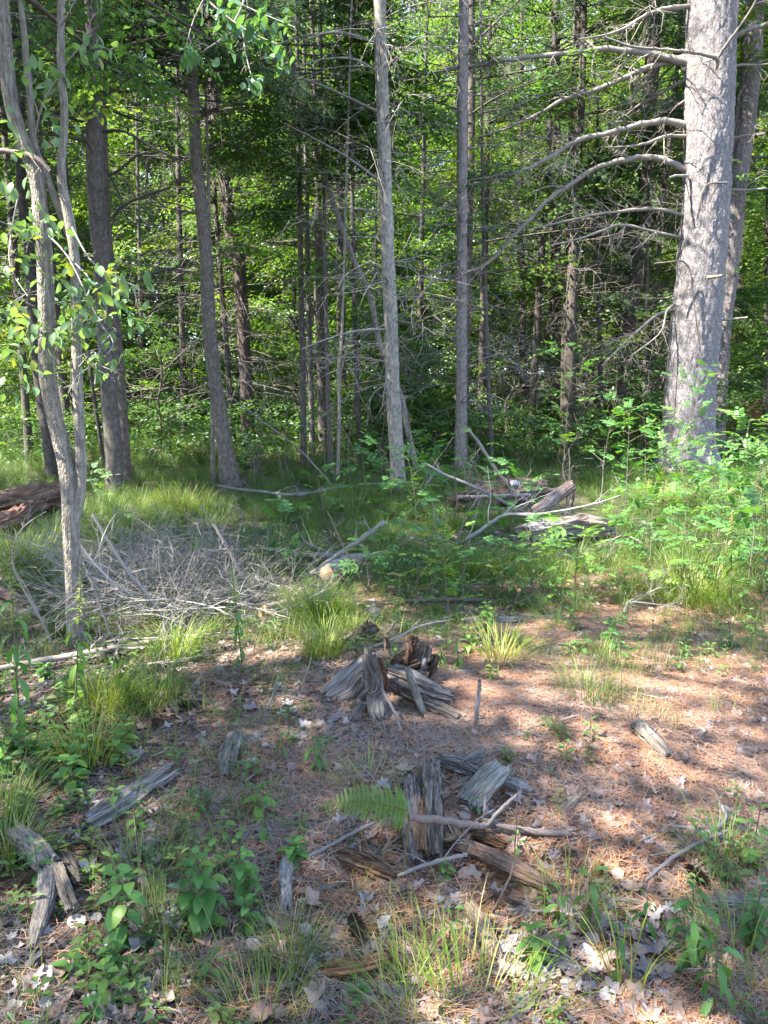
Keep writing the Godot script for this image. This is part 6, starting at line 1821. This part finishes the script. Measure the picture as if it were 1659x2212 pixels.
func build_small_things() -> void:
	# pine cones: scales set in spirals round an axis
	R.seed = 7900
	var cone := MB.new()
	for i in 70:
		var f := i / 70.0
		var a := i * 2.39996
		var r := 0.42 * sin(PI * clampf(0.12 + f * 0.82, 0, 1)) * 0.36
		var d := Vector3(cos(a), 0.45, sin(a)).normalized()
		var o := Vector3(cos(a) * r * 0.25, f - 0.5, sin(a) * r * 0.25)
		cone.leaf_big(o, d, Vector3.UP, r + 0.1, 0.16, -0.35, 0.2, tint(Color(0.19, 0.125, 0.085), 0.2).lerp(Color(0.33, 0.25, 0.19), R.randf() * 0.5), 3, 0.6)
	wood_shape(cone, [Vector3(0, -0.5, 0), Vector3(0, 0, 0), Vector3(0, 0.5, 0)], [0.1, 0.16, 0.06], 1.0, 0.1, Color(0.13, 0.085, 0.06), Color(0.09, 0.06, 0.045), 8, 6, 3)
	var cm := cone.mesh()
	for q in [["dark open pine cone on the litter left of the bottom grass clump", 770, 2000, 0.3, 0.12], ["pine cone on the ground at right beside the seed fluff", 1482, 1390, -1.0, 0.11], ["pine cone half hidden under the weeds at the lower right", 1505, 1890, 0.2, 0.11], ["pine cone lying beneath the left grass tuft", 405, 1522, 1.2, 0.1], ["small pine cone on bare soil near the left edge of the mound", 340, 1560, 0.7, 0.09]]:
		var p := px(q[1], q[2], 0.025)
		single("pine_cone", q[0], "pine cone", cm, M.wood, Transform3D(Basis(Vector3.UP, q[3]) * Basis(Vector3.RIGHT, 1.45).scaled(Vector3.ONE * q[4]), p))
	# the white stone on the far log, small pale stones
	for q in [["white rounded stone on top of the dark crumbling log", 1111, 1046, 0.15, Color(0.62, 0.62, 0.63), 0.3], ["pale yellowish stone on bare soil beside the short grey chunk", 540, 1650, 0.075, Color(0.5, 0.44, 0.33), 0.0], ["greyish clump of earth at the root end behind the stump", 800, 1330, 0.14, Color(0.3, 0.25, 0.23), 0.04]]:
		var m := MB.new()
		var rings := []
		wood_shape(m, [Vector3(-0.5, 0, 0), Vector3(-0.3, 0, 0), Vector3(0.1, 0, 0), Vector3(0.4, 0, 0), Vector3(0.5, 0, 0)], [0.3, 0.8, 0.95, 0.7, 0.25], 0.85, 0.02, q[4], q[4] * 0.8, 16, 12, int(q[1]), 0.12)
		var g := px(q[1], q[2], q[5])
		single("stone" if q[3] != 0.14 else "earth_clump", q[0], "stone" if q[3] != 0.14 else "earth clump", m.mesh(), M.stone, Transform3D(Basis(Vector3.UP, 0.6).scaled(Vector3.ONE * q[3]), g))
	# single dead leaves that show largest
	R.seed = 8000
	var mats := []
	for c in [Color(0.165, 0.143, 0.145), Color(0.12, 0.103, 0.103), Color(0.2, 0.15, 0.125), Color(0.22, 0.15, 0.12), Color(0.12, 0.078, 0.06), Color(0.22, 0.2, 0.2)]:
		var m := leafy(0.7, Color(0.35, 0.3, 0.25))
		m.albedo_color = c.linear_to_srgb()
		mats.append(m)
	for i in 290:
		var u := 0.0
		var w := 0.0
		match i % 6:
			0, 1:
				u = rr(1050, 1480); w = rr(1960, 2210)
			2:
				u = rr(60, 480); w = rr(1830, 2200)
			3:
				u = rr(950, 1650); w = rr(1600, 1950)
			4:
				u = rr(480, 800); w = rr(1430, 1600)
			5:
				u = rr(550, 1000); w = rr(1650, 2200)
		var p := px(u, w, 0.012)
		var k := R.randi() % 6
		single("dead_leaf", ["curled mauve-grey dead leaf lying on the litter", "dark grey dead leaf lying on the litter", "tan dead leaf lying on the litter", "pinkish brown dead leaf lying on the litter", "brown dead leaf lying on the litter", "silvery dead leaf lying on the litter"][k].replace("lying on the litter", "on the ground " + by_mark(u, w)), "leaf", S.litter[R.randi() % 6], mats[k],
			frame(p, Vector3(R.randfn(), rr(-0.2, 0.25), R.randfn()).normalized(), (gn(p.x, p.z) + rdir() * 0.3 * (1.0 if R.randf() < 0.8 else -2.0)).normalized(), rr(0.04, 0.085)), "dead leaves on the litter")

func build_ground_cover() -> void:
	# needles, loose leaves, chips and grass too many to count, each kind one mass
	R.seed = 8100
	var bag := Bag.new(5)
	for i in 9000:
		var z := -1.2 - 5.6 * pow(R.randf(), 0.85)
		var x := rr(-0.62, 0.62) * (-z + 0.9)
		var share := needle_share(x, z)
		if R.randf() > 0.22 + 0.9 * share:
			continue
		var c := Color(0.27, 0.12, 0.06).lerp(Color(0.33, 0.2, 0.13), pow(R.randf(), 1.5)) if R.randf() < 0.5 + 0.15 * x else Color(0.17, 0.14, 0.127)
		bag.add(i % 5, Transform3D(Basis(Quaternion(Vector3.UP, gn(x, z))) * Basis(Vector3.UP, rr(0, TAU)).scaled(Vector3.ONE * rr(0.8, 1.3)), gp(x, z, 0.002)), tint(c, 0.2))
	mass("pine_needle_litter", "orange-brown carpet of fallen pine needles on the ground", S.needles, M.duff, bag)
	bag = Bag.new(6)
	for i in 9500:
		var z := -1.2 - 7.0 * pow(R.randf(), 0.9)
		var x := rr(-0.6, 0.6) * (-z + 0.8)
		var k := 0.5 + 0.9 * nz.get_noise_2d(x * 1.6 + 50.0, z * 1.6)
		if z > -2.6:
			k += 0.2
		if R.randf() > k:
			continue
		var c: Color = [Color(0.175, 0.15, 0.155), Color(0.12, 0.105, 0.105), Color(0.2, 0.155, 0.13), Color(0.22, 0.155, 0.12), Color(0.11, 0.072, 0.055), Color(0.21, 0.19, 0.19)][R.randi() % 6]
		bag.add(R.randi() % 6, frame(gp(x, z, 0.006), Vector3(R.randfn(), rr(-0.3, 0.3), R.randfn()).normalized(), (gn(x, z) + rdir() * 0.4).normalized(), rr(0.025, 0.07)), tint(c, 0.25))
	mass("leaf_litter", "layer of grey and tan fallen leaves scattered over the ground", S.litter, M.dead, bag)
	bag = Bag.new(4)
	for i in 6500:
		var z := -1.2 - 5.0 * pow(R.randf(), 0.9)
		var x := rr(-0.6, 0.6) * (-z + 0.8)
		var c: Color = [Color(0.24, 0.21, 0.2), Color(0.2, 0.115, 0.075), Color(0.3, 0.2, 0.135), Color(0.34, 0.32, 0.31), Color(0.1, 0.075, 0.065)][R.randi() % 5]
		bag.add(i % 4, Transform3D(Basis(Quaternion(Vector3.UP, gn(x, z))) * Basis(Vector3.UP, rr(0, TAU)).scaled(Vector3(rr(0.4, 1.5), rr(0.4, 0.9), rr(0.4, 1.0))), gp(x, z, 0.003)), tint(c, 0.2))
	# crumbled wood lies thickest round the rotted log
	for i in 900:
		var g := px(1010 + R.randfn() * 150, 1890 + R.randfn() * 90)
		if g.z < -3.4 or g.z > -1.2:
			continue
		var c: Color = [Color(0.2, 0.11, 0.065), Color(0.3, 0.16, 0.08), Color(0.14, 0.085, 0.06), Color(0.33, 0.24, 0.17)][R.randi() % 4]
		bag.add(i % 4, Transform3D(Basis(Quaternion(Vector3.UP, gn(g.x, g.z))) * Basis(Vector3.UP, rr(0, TAU)) * Basis(Vector3.RIGHT, rr(-0.3, 0.3)).scaled(Vector3(rr(0.3, 1.1), rr(0.4, 1.0), rr(0.4, 1.2))), g + Vector3(0, 0.004, 0)), tint(c, 0.25))
	mass("bark_chip_litter", "small bark chips and wood crumbs strewn over the ground", S.chip, M.wood, bag)
	# shaded sedge in the middle distance, then under the trees
	bag = Bag.new(5)
	for i in 2600:
		var z := -4.4 - 10.0 * pow(R.randf(), 0.8)
		var x := rr(-0.6, 0.6) * (-z + 1.0)
		var gs := green_share(x, z)
		if R.randf() > gs * (0.75 + 0.8 * nz.get_noise_2d(x * 1.1, z * 1.1 + 20.0)):
			continue
		if near_log(x, z):
			continue
		var c := Color(0.06, 0.108, 0.024).lerp(Color(0.095, 0.14, 0.034), R.randf())
		var s := rr(0.55, 1.1) * (0.6 + 0.4 * clampf((-z - 4.6) * 0.6, 0, 1))
		bag.add(i % 5, Transform3D(Basis(Vector3.UP, rr(0, TAU)).scaled(Vector3(s, s * rr(0.7, 1.0), s)), gp(x, z, -0.01)), tint(c, 0.2))
	for i in 2200:
		var z := -rr(14.0, 34.0)
		var x := rr(-0.58, 0.58) * -z
		bag.add(i % 5, Transform3D(Basis(Vector3.UP, rr(0, TAU)).scaled(Vector3.ONE * rr(0.7, 1.3)), gp(x, z, -0.01)), tint(Color(0.07, 0.115, 0.028), 0.25))
	mass("sedge_grass", "long arching green sedge covering the shaded ground before the wood", S.tussock, M.grass, bag)
	bag = Bag.new(3)
	for i in 3600:
		var z := -1.2 - 6.0 * pow(R.randf(), 0.9)
		var x := rr(-0.6, 0.6) * (-z + 0.9)
		var k := nz.get_noise_2d(x * 1.4 - 70.0, z * 1.4) * 1.3 + (0.25 if x < -0.5 else -0.1) + (0.3 if z < -4.2 else 0.0) + (0.25 if x > 0.6 and z < -3.6 else 0.0) - (0.3 if z > -2.9 else 0.0)
		if R.randf() > k * 0.8 + 0.04:
			continue
		bag.add(i % 3, Transform3D(Basis(Vector3.UP, rr(0, TAU)).scaled(Vector3.ONE * rr(0.6, 1.15)), gp(x, z, -0.004)), tint(Color(0.1, 0.15, 0.035).lerp(Color(0.2, 0.2, 0.06), R.randf() * 0.6), 0.2))
	mass("short_grass", "thin short grass growing through the litter", S.turf, M.grass, bag)
	bag = Bag.new(4)
	for i in 5600:
		var z := -1.2 - 8.0 * pow(R.randf(), 0.9)
		var x := rr(-0.6, 0.6) * (-z + 0.9)
		var k := nz.get_noise_2d(x * 1.5 + 130.0, z * 1.5) * 1.5 + (0.25 if x < -0.6 else -0.05) + (0.35 if z < -4.3 else 0.0) + (0.8 if x < -1.0 and z < -2.4 else 0.0) + (0.3 if z > -2.6 and x < 0.1 else 0.0) + (0.3 if x > 0.8 and z < -3.7 else 0.0)
		if R.randf() > k * 0.8 + 0.03:
			continue
		bag.add(i % 4, frame(gp(x, z, -0.003), Vector3(R.randfn(), 0, R.randfn()).normalized(), (Vector3.UP + rdir() * 0.25).normalized(), rr(0.5, 1.25)), tint(Color(0.07, 0.145, 0.045).lerp(Color(0.12, 0.19, 0.05), R.randf()), 0.2))
	mass("low_herbs", "tiny leafy herbs sprouting through the litter", S.sprig, M.leaf, bag)
	# leafy undergrowth at the foot of the wood
	bag = Bag.new(4)
	for i in 3800:
		var z := -rr(14.5, 38.0)
		var x := rr(-0.56, 0.56) * -z
		var y := 1.1 * pow(R.randf(), 1.5)
		bag.add(i % 4, frame(gp(x, z, y), Vector3(R.randfn(), rr(-0.3, 0.5), R.randfn()).normalized(), (Vector3.UP + rdir() * 0.4).normalized(), rr(0.7, 1.3)), tint(Color(0.085, 0.165, 0.055), 0.3))
	mass("undergrowth", "leafy knee-high undergrowth between the trunks of the wood", S.broad, M.leaf, bag)

# the sedge leaves the fallen logs and their sawn ends open
var log_spots := []
func near_log(x: float, z: float) -> bool:
	if log_spots.is_empty():
		for q in [[700, 1262, 0.3], [745, 1235, 0.25], [565, 1352, 0.3], [600, 1330, 0.25], [20, 1130, 0.6], [90, 1115, 0.5], [-40, 1160, 0.5], [1140, 1195, 0.45], [1210, 1185, 0.5], [1290, 1175, 0.45], [1050, 1105, 0.5], [1120, 1095, 0.5], [1190, 1110, 0.4], [990, 1110, 0.4], [300, 1300, 0.4], [400, 1290, 0.4], [330, 1230, 0.4], [450, 1240, 0.4]]:
			var g := px(q[0], q[1])
			log_spots.append([Vector2(g.x, g.z), q[2]])
	for s in log_spots:
		if s[0].distance_to(Vector2(x, z)) < s[1]:
			return true
	return false

func mass(called: String, label: String, meshes: Array, m: Material, bag: Bag) -> void:
	var o := Node3D.new()
	o.name = called
	add_child(o)
	o.set_meta("kind", "stuff")
	o.set_meta("label", label)
	pour(o, "layer", meshes, m, bag)
